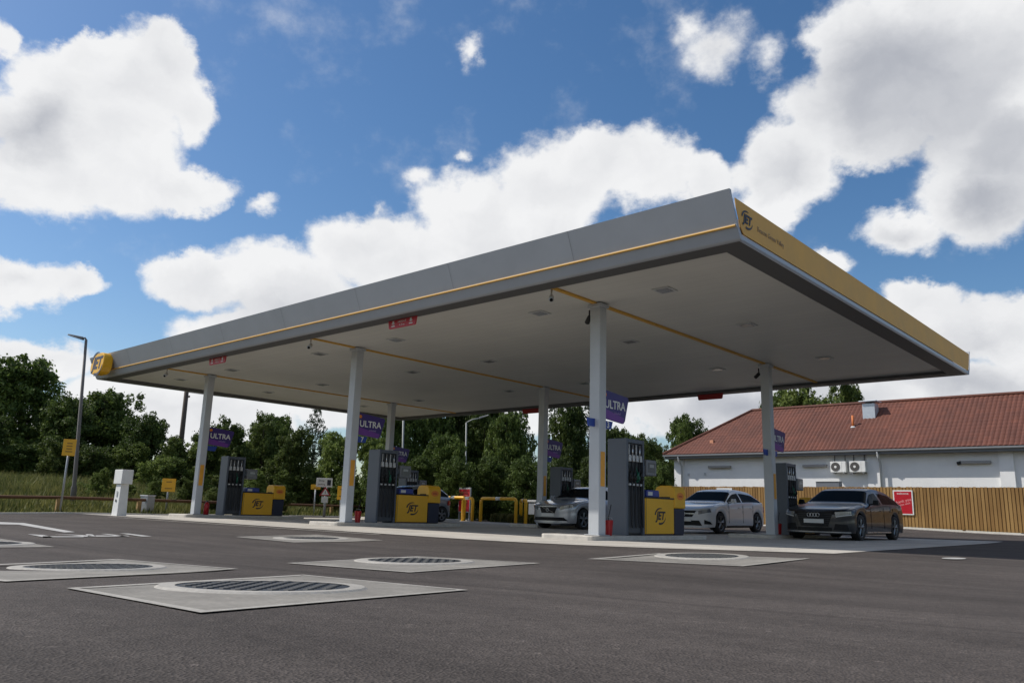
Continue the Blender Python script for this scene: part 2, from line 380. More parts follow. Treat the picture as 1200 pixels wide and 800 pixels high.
P=px_pts([(8,682),(278,667),(150,657)]); c=rayg(105,665.4); q4=P[0]+P[2]-P[1]
pad('round iron cover in the second nearest pad, cut by the left edge',[(q4.x-.25,q4.y-.1),(P[0].x,P[0].y),(P[1].x,P[1].y),(P[2].x-.25,P[2].y)],(c.x,c.y),.46,.57)
mk_pad('round iron cover in the concrete pad at mid distance, in front of the second column',[(337,660),(480,671),(632,660),(490,652)],(486,657.6),.48,.62)
mk_pad('small looking iron cover in the far pad close to the forecourt slab',[(277,629),(345,635.5),(448,633),(372,626.5)],(365,631),.48,.66)
mk_pad('round iron cover in the pad in front of the nearest canopy column',[(690,655),(870,663.5),(948,654.5),(772,648.5)],(822,651.8),.46,.6)
P=px_pts([(-130,637),(0,641.5),(63,641),(0,631.5)]); c=rayg(-25,637)
pad('round iron cover in the far left pad, only its pale corner in view',[(p.x,p.y) for p in P],(c.x,c.y),.45,.6)
c=rayg(1118,654.8); mb=MB(); N=32
mb.add([(c.x+.13*math.cos(2*PI*k/N),c.y+.33*math.sin(2*PI*k/N),gz(c.x,c.y)+.012) for k in range(N)],[tuple(range(N))])
tag(mb.build('painted_spot',M_mark,recalc=False),'small white painted oval on the tarmac at the right, by itself','road marking')
# road markings on the left
def mark(name,l,label,cat='road marking'):
    mb=MB(); P=[rayg(*p) for p in l]; mb.add([(p.x,p.y,gz(p.x,p.y)+.009) for p in P],[tuple(range(len(P)))]); tag(mb.build(name,M_mark,recalc=False),label,cat)
mark('painted_line',[(-40,611.2),(0,611.8),(28,612.8),(88,623.6),(75,624),(22,614.8),(-40,613.6)],'worn white painted lane line at the far left of the tarmac')
mb=MB()
for l in ([(32,626),(50,627),(62,629.6),(50,629.6)],[(50,628.6),(98,628.8),(98,629.6),(50,629.6)],[(62,626.4),(84,626.6),(100,627.4),(96,627.6)],[(100,626),(108,626.4),(112,628.6),(104,629)],
          [(112,627.6),(150,627.8),(152,628.6),(112,628.8)],[(118,625.6),(126,625.8),(150,628.6),(142,628.6)],[(140,625),(150,625.2),(178,628.6),(166,628.8)],[(84,628),(104,627.4),(110,628.2),(100,629)]):
    P=[rayg(*p) for p in l]; mb.add([(p.x,p.y,gz(p.x,p.y)+.009) for p in P],[(0,1,2,3)])
tag(mb.build('painted_lettering',M_mark,recalc=False),'white painted word on the tarmac beside the lane line, too flat to read','road marking')
# ---------------------------------------------------------------- canopy
ZS=5.0; L_=25.56; W_=14.72
COLX=[-4.30,-12.68,-21.18]; COLY=[2.16,10.48]
canopy=thing('petrol_canopy','large flat grey filling station canopy with yellow end panel and thin yellow line','canopy',(-L_/2,W_/2,0))
def cb(mb,name,m,**k):
    o=mb.build(name,m,None,**k); o.data.transform(Matrix.Translation((L_/2,-W_/2,0))); o.parent=canopy; return o
def csub(mb,name,m,par,**k):
    o=cb(mb,name,m,**k); o.parent=par; return o
M_sof=slab_mat('soffit panel',(.64,.63,.585),False)
def soffit_mat():
    m=bpy.data.materials.new('soffit white'); m.use_nodes=True; nt=m.node_tree;N=nt.nodes;L=nt.links;b=N['Principled BSDF']
    tc=N.new('ShaderNodeTexCoord'); bk=N.new('ShaderNodeTexBrick'); bk.offset=0; bk.inputs['Scale'].default_value=1; bk.inputs['Mortar Size'].default_value=.004; bk.inputs['Brick Width'].default_value=30; bk.inputs['Row Height'].default_value=.3
    bk.inputs['Color1'].default_value=(.66,.65,.60,1); bk.inputs['Color2'].default_value=(.64,.63,.585,1); bk.inputs['Mortar'].default_value=(.50,.49,.45,1); L.new(tc.outputs['Object'],bk.inputs['Vector'])
    n=N.new('ShaderNodeTexNoise'); n.inputs['Scale'].default_value=.6; n.inputs['Detail'].default_value=6; L.new(tc.outputs['Object'],n.inputs['Vector'])
    r=N.new('ShaderNodeMapRange'); r.inputs[1].default_value=.3; r.inputs[2].default_value=.7; r.inputs[3].default_value=.94; r.inputs[4].default_value=1.04; L.new(n.outputs['Fac'],r.inputs[0])
    sc=N.new('ShaderNodeVectorMath'); sc.operation='SCALE'; L.new(bk.outputs['Color'],sc.inputs[0]); L.new(r.outputs[0],sc.inputs['Scale']); L.new(sc.outputs[0],b.inputs['Base Color']); b.inputs['Roughness'].default_value=.5
    return m
cb(MB().box(-L_+.44,-.44,.44,W_-.44,ZS,ZS+.05),'soffit',soffit_mat())
cb(MB().box(-L_+.2,-.2,.1,W_-.1,5.30,5.42),'roof_deck',M_gal)
prof=[(-.36,5.66),(-.145,5.14),(-.135,5.085),(-.115,5.08),(-.03,4.93),(.0,4.908),(.05,4.905),(.05,4.935),(.01,5.02),(-.05,5.10),(-.20,5.40),(-.27,5.55),(-.30,5.66)]
def fascia_mesh(sgn,y0,a,b):
    return MB().prism([(y0+sgn*p[0],p[1]) for p in prof],'x',a,b)
cb(fascia_mesh(1,0,-L_-.03,.03),'front_fascia',M_grey)
cb(fascia_mesh(-1,W_+.05,-L_-.03,.03),'rear_fascia',M_grey)
strip=cb(MB().prism([(-.158,5.125),(-.163,5.105),(-.150,5.09),(-.11,5.085),(-.12,5.14)],'x',-L_-.01,.01),'yellow_strip',M_ydk)
j=MB()
for k in range(1,8):
    x=-k*3.2; j.add([(x-.004,-.362,5.655),(x+.004,-.362,5.655),(x+.004,-.150,5.145),(x-.004,-.150,5.145)],[(0,1,2,3)])
cb(j,'panel_joints',M_gut_,recalc=False)
# underside returns
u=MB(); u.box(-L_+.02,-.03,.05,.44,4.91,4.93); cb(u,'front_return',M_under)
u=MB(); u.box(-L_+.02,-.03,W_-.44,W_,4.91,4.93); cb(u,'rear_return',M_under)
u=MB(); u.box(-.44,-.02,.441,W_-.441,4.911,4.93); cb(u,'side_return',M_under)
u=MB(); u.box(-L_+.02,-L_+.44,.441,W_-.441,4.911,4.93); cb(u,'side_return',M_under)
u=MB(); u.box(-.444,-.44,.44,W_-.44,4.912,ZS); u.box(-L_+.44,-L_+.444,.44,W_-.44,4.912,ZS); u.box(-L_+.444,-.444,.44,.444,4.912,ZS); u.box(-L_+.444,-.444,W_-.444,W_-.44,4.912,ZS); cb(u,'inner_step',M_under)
# side panels: rounded lip below, yellow face above
lip=[(-.02,4.905),(.0,4.90),(.025,4.93),(.03,4.99),(.022,5.01),(-.05,5.01),(-.05,4.93)]
cb(MB().prism(lip,'y',.02,W_-.02),'side_lip',mat('pale fascia lip',(.42,.45,.50),.35,vary=.05))
cb(MB().prism([(-x-L_,z) for x,z in lip],'y',.02,W_-.02),'side_lip',MATS['pale fascia lip'])
yp=[(-.02,5.0115)]
ypoly=[(.10,5.012),(.03,5.05),(-.03,5.12),(-.10,5.26),(-.17,5.42),(-.20,5.55),(W_+.20,5.55),(W_+.14,5.40),(W_+.02,5.15),(W_-.08,5.012)]
panel=cb(MB().prism(ypoly,'x',.032,.045),'side_panel',M_yelf)
cb(MB().prism(ypoly,'x',-L_-.045,-L_-.032),'side_panel',M_grey)
e=emblem(.34,basis((0,1,0),(0,0,1),(.052,.20,5.29)),M_ink,None); e.data.transform(Matrix.Translation((L_/2,-W_/2,0))); e.parent=panel
e=add_text('Beacon Green Valley',.125,basis((0,1,0),(0,0,1),(.049,1.10,5.25)),M_inkf); e.data.transform(Matrix.Translation((L_/2,-W_/2,0))); e.parent=panel
e.scale=(1,1,1)
# stripes on the soffit
for cx in COLX:
    cb(MB().box(cx-.05,cx+.05,.45,W_-.45,ZS-.035,ZS-.001),'soffit_stripe',M_ydk)
# downlights
for lx in (-2.6,-5.85,-10.9,-14.4,-19.5,-23.2):
    for ly in (2.05,5.7,10.5):
        d=cb(MB().box(lx-.19,lx+.19,ly-.19,ly+.19,ZS-.022,ZS-.001),'downlight',M_lgt,bevel=.006)
        csub(MB().box(lx-.13,lx+.13,ly-.13,ly+.13,ZS-.030,ZS-.0225),'lamp_glass',mat('lamp glass',(.30,.31,.32),.15),d)
# columns
for cx in COLX:
    for cy in COLY:
        o=cb(MB().box(cx-.13,cx+.13,cy-.12,cy+.12,.158,ZS-.002),'column',M_col,bevel=.012)
        csub(MB().box(cx-.19,cx+.19,cy-.18,cy+.18,.152,.172),'base_plate',M_gal,o,bevel=.004)
        csub(MB().box(cx-.17,cx+.17,cy-.16,cy+.16,ZS-.10,ZS-.037),'column_head',M_col,o,bevel=.004)
        csub(MB().box(cx+.132,cx+.140,cy-.07,cy+.07,1.13,1.83),'height_band',mat('orange yellow plate',(.72,.33,.03),.45,vary=.08),o)
# ---------------------------------------------------------------- islands
isl_names={(0,0):'nearest column',(1,0):'second column from the left, front row',(2,0):'far left column',(0,1):'rear right column, beside the dark saloon',(1,1):'rear middle column, behind the silver hatchback',(2,1):'rear left column'}
for i,cx in enumerate(COLX):
    for j,cy in enumerate(COLY):
        mb=MB(); x0,x1,y0,y1=cx-1.16,cx+.2,cy-.42,cy+4.3
        c=.12; poly=[(x0+c,y0),(x1-c,y0),(x1-.03,y0+.03),(x1,y0+c),(x1,y1-c),(x1-c,y1),(x0+c,y1),(x0,y1-c),(x0,y0+c),(x0+.03,y0+.03)]
        mb.prism(poly,'z',-.1,.15)
        o=mb.build('pump_island',M_conc,bevel=.02); tag(o,'low concrete pump island under the '+isl_names[(i,j)],'pump island','pump islands')
# ---------------------------------------------------------------- fuel dispensers
def make_dispenser():
    r=thing('fuel_dispenser','x','fuel pump')
    # local: x -.25...25, y 0...7, z 0..2.05
    mb=MB(); mb.box(-.25,.25,0,.07,0,2.05); cab=mb.build('end_panel',M_pump,r,bevel=.012)
    mb=MB(); mb.box(-.25,.25,.64,.70,0,2.05); mb.build('end_panel',M_pump,r,bevel=.012)
    mb=MB(); mb.box(-.19,.19,.072,.638,.03,1.95); mb.build('core',M_pumpd,r)
    mb=MB(); mb.box(-.245,.245,.071,.639,1.955,2.045); mb.build('top_cap',M_pump,r,bevel=.008)
    for s in (1,-1):
        mb=MB(); mb.box(s*.192-.004,s*.192+.004,.09,.62,.06,.95); mb.build('lower_panel',mat('pump mid grey',(.06,.065,.075),.4,vary=.05),r)
        for k in range(4):
            y=.14+k*.142
            mb=MB(); mb.tube([(s*.21,y,1.60),(s*.215,y,1.93)],.017,8); mb.build('hose_mast',M_chr if k%2 else M_lgt,r,smooth=True)
            mb=MB(); mb.frustum(s*.225-.035,s*.225+.035,y-.045,y+.045,1.56,1.70,.008,.01); mb.build('nozzle_hood',M_lgt,r,bevel=.01)
            nz=MB(); nz.tube([(s*.235,y,1.12),(s*.25,y+.005,1.27),(s*.27,y+.01,1.34)],[.026,.034,.02],8); nz.tube([(s*.25,y,1.30),(s*.22,y-.01,1.42),(s*.20,y-.01,1.48)],[.016,.014,.013],8); nz.box(s*.25-.012,s*.25+.05*s+.012 if s>0 else s*.25+.012,y-.012,y+.012,1.16,1.25) if s>0 else nz.box(s*.25-.062,s*.25+.012,y-.012,y+.012,1.16,1.25)
            nz.build('nozzle',[M_rub,M_rub,mat('green nozzle',(.01,.10,.06),.4),M_rub][k],r,smooth=True)
            mb=MB(); mb.box(s*.235-.02,s*.235+.02,y-.03,y+.03,1.045,1.09); mb.build('nozzle_label',M_lgt,r,bevel=.004)
            pts=[(s*.235,y,1.12)]
            for q in range(1,15):
                t=q/14; pts.append((s*(.235+.035*math.sin(PI*t)),y+.03*math.sin(PI*t*2)+.012,1.12-.98*math.sin(PI*t*.5)**.8 if t<.5 else .12+1.5*((t-.5)*2)**1.4 - .0))
            # smooth hanging loop
            pts=[(s*.24,y+.004,1.12)]+[(s*(.245+.03*math.sin(PI*t)),y+.055*math.sin(PI*t*.5),.17+.95*(2*abs(t-.5))**2.6 if t<.5 else .17+1.45*(2*(t-.5))**2.6) for t in [i/16 for i in range(1,17)]]
            mb=MB(); mb.tube(pts,.014,6); mb.build('hose',M_rub,r,smooth=True)
    mb=MB(); mb.box(-.20,.20,.705,.80,1.40,1.52); mb.build('display_arm',M_pump,r)
    mb=MB(); mb.box(-.24,.24,.802,1.22,1.29,1.64); d=mb.build('display_head',mat('display casing',(.17,.175,.185),.4,vary=.05),r,bevel=.02)
    for s in (1,-1):
        mb=MB(); mb.box(s*.2425-.002,s*.2425+.002,.86,1.16,1.36,1.57); sc=mb.build('screen',mat('unlit screen',(.10,.11,.115),.15),d)
        mb=MB(); mb.box(s*.2465-.0015,s*.2465+.0015,.92,1.10,1.47,1.54); mb.build('price_window',mat('price window',(.30,.32,.32),.2),sc)
    return r
def make_cabinet():
    r=thing('island_cabinet','x','cabinet')
    mb=MB(); mb.box(-.25,.25,0,1.2,.03,.80); bd=mb.build('body',M_yel,r,bevel=.015)
    mb=MB(); mb.box(-.22,.22,.03,1.17,0,.029); mb.build('plinth',M_navy,r)
    mb=MB(); mb.box(-.26,.26,-.005,1.205,.802,.83); mb.build('lid',M_pumpd,r,bevel=.008)
    emblem(.40,basis((0,1,0),(0,0,1),(.253,.60,.42)),M_ink,bd)
    mb=MB(); mb.box(.2505,.253,.02,.03,.04,.79); mb.build('door_gap',M_pumpd,r)
    return r
def make_washer():
    r=thing('window_wash_tray','x','window wash tray')
    mb=MB(); mb.frustum(-.14,.14,0,.55,0,.15,-.0,.02); mb.build('tray',mat('blue plastic',(.03,.05,.26),.35,vary=.05),r,bevel=.02)
    mb=MB(); mb.box(.1405,.146,.06,.24,.03,.11); mb.build('sticker',M_plate,r)
    return r
def make_bin():
    r=thing('litter_bin','x','litter bin')
    mb=MB(); mb.frustum(-.24,.24,.0,.44,0,.60,-.02,-.01); mb.build('body',M_navy,r,bevel=.03)
    poly=[(-.27,.602),(.27,.602),(.27,1.0),(.22,1.09),(.12,1.12),(-.12,1.12),(-.22,1.09),(-.27,1.0)]
    hd=MB().prism(poly,'y',-.02,.47).build('hood',M_yel,r,bevel=.025)
    mb=MB(); mb.prism([(.22+.15*math.cos(2*PI*k/24),.88+.085*math.sin(2*PI*k/24)) for k in range(24)],'x',.268,.275); mb.build('oval_sticker',M_org,hd)
    mb=MB(); mb.box(.2755,.278,.14,.30,.865,.89); mb.build('sticker_print',M_red,hd)
    mb=MB(); mb.box(-.14,.14,-.024,-.018,.72,.86); mb.build('slot',M_dark,hd)
    return r
def make_bucket(red=True):
    r=thing('squeegee_bucket','x','bucket'); mb=MB()
    mb.tube([(0,0,0),(0,0,.30),(0,0,.31)],[.07,.095,.10],20); mb.build('bucket',M_red,r,smooth=False)
    mb=MB(); mb.tube([(0,0,.05),(-.02,.02,.35),(.02,.06,.62)],.010,6); mb.build('squeegee_handle',M_rub,r,smooth=True)
    mb=MB(); mb.tube([(-.09,-.02,.30),(-.07,0,.36),(.07,0,.36),(.09,.02,.30)],.004,6); mb.build('handle',M_gal,r)
    return r
place={(0,0):'the nearest column',(1,0):'the second column from left',(2,0):'the far left column',(0,1):'the rear right column',(1,1):'the rear middle column',(2,1):'the rear left column'}
D0=make_dispenser(); K0=make_cabinet(); B0=make_bin(); W0=make_washer(); U0=make_bucket()
first=True
for j in (0,1):
    for i in (0,1,2):
        cx,cy=COLX[i],COLY[j]; nm=place[(i,j)]
        def put(o,x,y,z,lab,grp,sx=1):
            q=o if first else dup(o)
            q.location=(x,y,z); q['label']=lab; q['group']=grp; return q
        put(D0,cx-.17,cy+.96,.152,'charcoal fuel dispenser with black hoses beside '+nm,'fuel dispensers')
        put(K0,cx-.17,cy+1.70,.152,'yellow cabinet with dark emblem on the island of '+nm,'yellow island cabinets')
        put(B0,cx-.17,cy+2.93,.152,'litter bin with yellow hood and dark base near '+nm,'yellow hooded litter bins')
        if j==0 or i==1: put(W0,cx-.10,cy+1.80,.983,'small blue tray on the yellow cabinet near '+nm,'window wash trays')
        if (i,j)!=(2,0): put(U0,cx+.02,cy+.38,.152,'red squeegee bucket standing behind '+nm,'red buckets')
        first=False
# extinguisher behind the far left column
r=thing('fire_extinguisher','red fire extinguisher standing behind the far left column','fire extinguisher',(COLX[2]+.05,COLY[0]+.36,.152))
MB().tube([(0,0,0),(0,0,.34),(0,0,.40),(0,0,.43)],[.09,.09,.06,.03],16).build('cylinder',M_red,r,smooth=True)
MB().box(-.05,.05,-.02,.02,.431,.48).build('valve',M_rub,r,bevel=.005)
# ---------------------------------------------------------------- flag signs on the columns
flagtxt={(0,0):'3',(1,0):'7',(0,1):'1'}
for i in range(3):
    for j in range(2):
        cx,cy=COLX[i],COLY[j]; nm=place[(i,j)]
        r=thing('flag_sign','purple flag sign reading ULTRA on '+nm,'sign',(cx,cy,0),group='purple ULTRA flag signs')
        y0=.125
        poly=[(y0,2.56),(y0+.80,2.50),(y0+.86,2.56),(y0+1.0,3.04),(y0+.96,3.09),(y0,3.17)]
        bd=MB().prism(poly,'x',-.02,.02).build('sign_panel',M_pur,r)
        MB().prism([(y0+.005,2.565),(y0+.79,2.507),(y0+.83,2.62),(y0+.005,2.78)],'x',.0205,.0225).build('lower_band',mat('magenta band',h('6a2a8e'),.35),bd)
        for s in (1,):
            add_text('ULTRA',.25,basis((0,1,0),(0,0,1),(.0235,y0+.48,2.86)),M_wht,bd,bold=.004)
            add_text('unleaded',.07,basis((0,1,0),(0,0,1),(.0240,y0+.56,2.70)),mat('lilac print',h('a58ac4'),.5),bd)
        add_text('ULTRA',.27,basis((0,-1,0),(0,0,1),(-.0235,y0+.45,2.86)),M_wht,bd,bold=.004)
        MB().prism([(y0+.11+.055*math.cos(2*PI*k/20),3.06+.05*math.sin(2*PI*k/20)) for k in range(20)],'x',.0205,.0235).build('round_emblem',M_org,bd)
        n=thing('pump_number_plate','blue pump number plate'+(' reading '+flagtxt[(i,j)] if (i,j) in flagtxt else '')+' under the purple sign on '+nm,'sign',(cx,cy,0),group='blue pump number plates')
        pl=MB().prism([(y0,2.34),(y0+.34,2.34),(y0+.40,2.505),(y0,2.505)],'x',-.02,.02).build('plate',M_blu,n)
        if i==0: MB().prism([(-y0,2.34),(-y0-.20,2.34),(-y0-.24,2.505),(-y0,2.505)],'x',-.02,.02).build('plate',M_blu,n)
        MB().box(-.015,.015,-y0+.001,y0-.001,2.38,2.42).build('bracket',M_gal,n)
        if (i,j) in flagtxt: add_text(flagtxt[(i,j)],.19,basis((0,1,0),(0,0,1),(.0235,y0+.22,2.42)),M_wht,pl,bold=.004)
# ---------------------------------------------------------------- clearance signs and cameras
for (x0,x1,yy,lab,rear) in ((-9.1,-8.15,.36,'red hanging clearance sign on the front edge of the canopy, nearer one',0),(-17.75,-16.8,.36,'red hanging clearance sign on the front edge of the canopy, further one',0),
                   (-8.65,-7.7,14.42,'dark red sign hanging at the rear edge of the canopy, over the white hatchback',1),(-17.1,-16.2,14.42,'dark red sign at the rear canopy edge, left of the rear middle column',1)):
    r=thing('clearance_sign',lab,'sign',(x0,yy,4.907),group='red canopy clearance signs'); w=x1-x0; r.scale=(1,1,.82)
    bd=MB().prism([(0.03,-.24),(w-.03,-.24),(w,-.21),(w+.03,.0),(-.03,.0),(0,-.21)],'y',-.015,.015).build('sign_panel',M_red if rear else mat('red sign face',(.55,.03,.05),.4,vary=.05),r)
    if not rear:
        for cx_ in (.16,w-.16):
            MB().prism([(cx_-.03,-.02),(cx_+.03,-.02),(cx_+.03,-.09),(cx_+.07,-.09),(cx_,-.13),(cx_-.07,-.09),(cx_-.03,-.09)],'y',-.0185,-.0155).build('arrow',M_wht,bd)
            MB().prism([(cx_-.06,-.19),(cx_+.06,-.19),(cx_+.06,-.155),(cx_-.06,-.155)],'y',-.0185,-.0155).build('arrow_bar',M_wht,bd)
        add_text('HEIGHT',.085,basis((1,0,0),(0,0,1),(w/2,-.018,-.07)),M_wht,bd); add_text('4.9 m',.085,basis((1,0,0),(0,0,1),(w/2,-.018,-.165)),M_wht,bd)
def camera_unit(loc,rz,lab,dark):
    r=thing('security_camera',lab,'camera',loc,rz,group='security cameras under the canopy'); m_=M_rub if dark else M_lgt
    MB().tube([(0,0,0),(0,0,-.16)],.018,8).build('stem',m_,r,smooth=True)
    MB().tube([(-.02,0,-.15),(.13,0,-.25)],[.05,.055],10).build('housing',m_,r,smooth=True)
    MB().tube([(.131,0,-.2505),(.14,0,-.2565)],.035,10).build('lens',M_blk,r)
for k,cx in enumerate(COLX):
    camera_unit((cx-.05,.62,ZS-.036),-.9,'small pale camera by the front end of the '+['nearest','middle','furthest left'][k]+' yellow soffit stripe',False)
camera_unit((COLX[0]-.2,COLY[0]-.05,ZS-.13),2.6,'black camera fixed at the top of the nearest column',True)
camera_unit((COLX[0]-.2,COLY[1]-.05,ZS-.13),2.9,'black camera fixed at the top of the rear right column',True)
# ---------------------------------------------------------------- roundel on the left end of the fascia
r=thing('fascia_roundel','thick yellow rounded emblem sign reading JET on the left end of the canopy front','sign',(-24.2,-.36,5.28))
n=10; poly=[]
for k in range(40):
    a=2*PI*k/40; rr=(abs(math.cos(a))**3.2+abs(math.sin(a))**3.2)**(-1/3.2); poly.append((.62*rr*math.cos(a)*1.0+.05*rr*math.sin(a),.40*rr*math.sin(a)))
bd=MB().prism(poly,'y',-.22,.10).build('roundel_body',M_yel,r,bevel=.03,smooth=False)
emblem(1.0,basis((1,0,0),(0,0,1),(0,-.225,0)),mat('emblem navy',(.02,.02,.06),.4),bd)
r.scale=(.9,1,.95)
# ---------------------------------------------------------------- fence
def fence_boards(x0,x1,Y,zt,step,name,lab):
    r=thing(name,lab,'fence',(x0,Y,0))
    mb=MB(); x=x0; q=random.Random(3)
    while x<x1:
        g=gz(x,Y)+.08; t=zt+q.uniform(-.012,.012); dy=q.uniform(-.004,.004)
        w_=step*q.uniform(.72,.80); mb.add([(x-x0,dy-.022,g),(x-x0+w_,dy-.016,g),(x-x0+w_,dy+.004,g),(x-x0,dy+.004,g),(x-x0,dy-.022,t),(x-x0+w_,dy-.016,t),(x-x0+w_,dy+.004,t),(x-x0,dy+.004,t)],
          [(0,3,2,1),(4,5,6,7),(0,1,5,4),(1,2,6,5),(2,3,7,6),(3,0,4,7)]); x+=step
    m_=leaf_mat('fence timber',(.34,.19,.065),(.50,.30,.11),0.0)
    mb.build('fence_boards',m_,r)
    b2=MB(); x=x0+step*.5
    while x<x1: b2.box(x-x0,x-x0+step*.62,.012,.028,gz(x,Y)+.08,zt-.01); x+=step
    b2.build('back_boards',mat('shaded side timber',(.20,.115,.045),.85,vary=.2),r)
    for z in (.7,1.25,1.85): MB().box(0,x1-x0,.03,.07,z,z+.08).build('rail',M_wood,r)
    k=0; x=.5
    while x<x1-x0:
        MB().box(x-.05,x+.05,.075,.17,.1,zt+.02).build('post',M_wood,r); x+=2.4
    return r
fence_boards(-17.9,12,26.0,2.11,.135,'timber_fence','pale vertical board fence in front of the white building')
# poster and small notice on the fence
r=thing('fence_poster','red poster in a white frame on the wooden fence, right of the dark saloon','poster',(-5.22,25.95,1.45))
MB().box(-.40,.40,-.02,.02,-.52,.52).build('frame',M_wht,r,bevel=.006)
bd=MB().box(-.35,.35,-.024,-.0205,-.47,.47).build('poster_sheet',M_redp,r)
add_text('welcome',.13,basis((1,0,0),(0,0,1),(0,-.0255,.38)),M_wht,bd)
add_text('thank you',.17,basis((1,0,.25),(-.25,0,1),(0,-.0255,.06)),mat('pink print',(.75,.35,.35),.5),bd)
add_text('please wait',.13,basis((1,0,.25),(-.25,0,1),(0,-.0255,-.08)),MATS['pink print'],bd)
r=thing('fence_notice','small white notice on top of the fence behind the white hatchback','sign',(-13.6,25.95,1.95)); MB().box(-.42,.42,-.01,.01,-.10,.09).build('notice_board',M_wht,r)
# ---------------------------------------------------------------- building
bld=thing('brick_tiled_building','long white rendered building with a red tiled hipped roof behind the fence','building',(-3,32,0))
def bb(mb,name,m,par=None,**k):
    o=mb.build(name,m,None,**k); o.data.transform(Matrix.Translation((3,-32,0))); o.parent=par or bld; return o
M_wall=mat('white render',(.80,.80,.79),.8,vary=.05,scale=1.3,bump=.2)
M_gut=mat('grey gutter',(.14,.145,.15),.5,vary=.05)
wall=bb(MB().box(-17.75,14,28.3,35.0,0,3.80),'wall',M_wall)
for x in (-17.75,-7.35,-1.9,4.0):
    bb(MB().box(x,x+.55,28.18,28.298,0,3.74),'pilaster',M_wall,wall)
def tile_mat():
    m=bpy.data.materials.new('red clay tile'); m.use_nodes=True; nt=m.node_tree;N=nt.nodes;L=nt.links;b=N['Principled BSDF']
    tc=N.new('ShaderNodeTexCoord'); bk=N.new('ShaderNodeTexBrick'); bk.offset=0; bk.inputs['Scale'].default_value=1; bk.inputs['Brick Width'].default_value=.3; bk.inputs['Row Height'].default_value=.28; bk.inputs['Mortar Size'].default_value=.006
    bk.inputs['Color1'].default_value=(.135,.042,.023,1); bk.inputs['Color2'].default_value=(.105,.033,.019,1); bk.inputs['Mortar'].default_value=(.07,.022,.016,1); bk.inputs['Bias'].default_value=0
    L.new(tc.outputs['Object'],bk.inputs['Vector'])
    n=N.new('ShaderNodeTexNoise'); n.inputs['Scale'].default_value=.5; n.inputs['Detail'].default_value=7; L.new(tc.outputs['Object'],n.inputs['Vector'])
    r=N.new('ShaderNodeMapRange'); r.inputs[1].default_value=.3; r.inputs[2].default_value=.7; r.inputs[3].default_value=.75; r.inputs[4].default_value=1.15; L.new(n.outputs['Fac'],r.inputs[0])
    sc=N.new('ShaderNodeVectorMath'); sc.operation='SCALE'; L.new(bk.outputs['Color'],sc.inputs[0]); L.new(r.outputs[0],sc.inputs['Scale']); L.new(sc.outputs[0],b.inputs['Base Color']); b.inputs['Roughness'].default_value=.75
    return m
M_tile=tile_mat()
EY,EZ,RY,RZ,HX,RX,XR=27.75,3.93,31.4,6.59,-18.2,-14.5,15.0
def corrugate(p0,p1,q0,q1,name):  # p0-p1 eave line, q0-q1 ridge line: corrugated tile slope with stepped courses
    p0,p1,q0,q1=map(Vector,(p0,p1,q0,q1)); Lx=(p1-p0).length; d=(p1-p0).normalized()
    s=((q0-p0)-d*((q0-p0).dot(d))); sl=s.length; sd=s.normalized(); nn=d.cross(sd).normalized()
    if nn.z<0: nn=-nn
    a0=(q0-p0).dot(d); a1=(q1-p0).dot(d)
    rows=int(sl/.29); mb=MB(); nx=int(Lx/.2)*4
    for rI in range(rows):
        for e_ in (0,1):
            v=(rI+e_)/rows
            lo=a0*v; hi=Lx+(a1-Lx)*v
            for i in range(nx+1):
                x=min(max(Lx*i/nx,lo),hi)
                hgt=.028*abs(math.sin(PI*x/.2))+ (.006 if e_==0 else 0)
                mb.v.append(tuple(p0+d*x+sd*(v*sl)+nn*hgt))
    W=nx+1
    for rI in range(rows):
        o=rI*2*W
        for i in range(nx):
            mb.f.append((o+i,o+i+1,o+W+i+1,o+W+i))
            if rI<rows-1: mb.f.append((o+W+i,o+W+i+1,o+2*W+i+1,o+2*W+i))
    return mb
roof=bb(MB().add([(HX,EY,EZ-.03),(XR,EY,EZ-.03),(XR,EY+7.3,EZ-.03),(HX,EY+7.3,EZ-.03),(RX,RY,RZ-.04),(XR,RY,RZ-.04)],[(0,1,5,4),(0,4,3),(2,3,4,5),(1,2,5),(0,3,2,1)]),'roof',M_tile)
bb(corrugate((HX,EY,EZ),(XR,EY,EZ),(RX,RY,RZ),(XR,RY,RZ),''),'roof_tiles',M_tile,roof,recalc=False)
bb(corrugate((HX,EY+7.3,EZ),(HX,EY,EZ),(RX,RY,RZ),(RX,RY,RZ),''),'roof_tiles',M_tile,roof,recalc=False)
bb(MB().tube([(HX,EY,EZ+.03),(RX,RY,RZ+.04),(XR,RY,RZ+.04)],.09,8),'ridge_tiles',M_tile,roof)
bb(MB().box(HX+.05,XR,EY+.06,EY+.09,EZ-.23,EZ-.045),'fascia_board',M_gut)
bb(MB().box(HX+.05,HX+.08,EY+.091,EY+7.2,EZ-.23,EZ-.045),'fascia_board',M_gut)
bb(MB().box(HX+.09,XR,EY+.095,28.299,EZ-.215,EZ-.19),'eaves_soffit',M_gut)
bb(MB().prism([(EY-.06,EZ-.02),(EY-.05,EZ-.09),(EY,EZ-.12),(EY+.045,EZ-.09),(EY+.055,EZ-.02)],'x',HX,XR),'gutter',mat('pale gutter',(.30,.31,.32),.45,vary=.05))
for x in (-17.25,-6.72):
    bb(MB().tube([(x,EY,EZ-.13),(x,EY+.05,EZ-.3),(x,28.14 if x<-10 else 28.10,EZ-.62),(x,28.14 if x<-10 else 28.10,0)],.05,10),'downpipe',M_lgt,smooth=True)
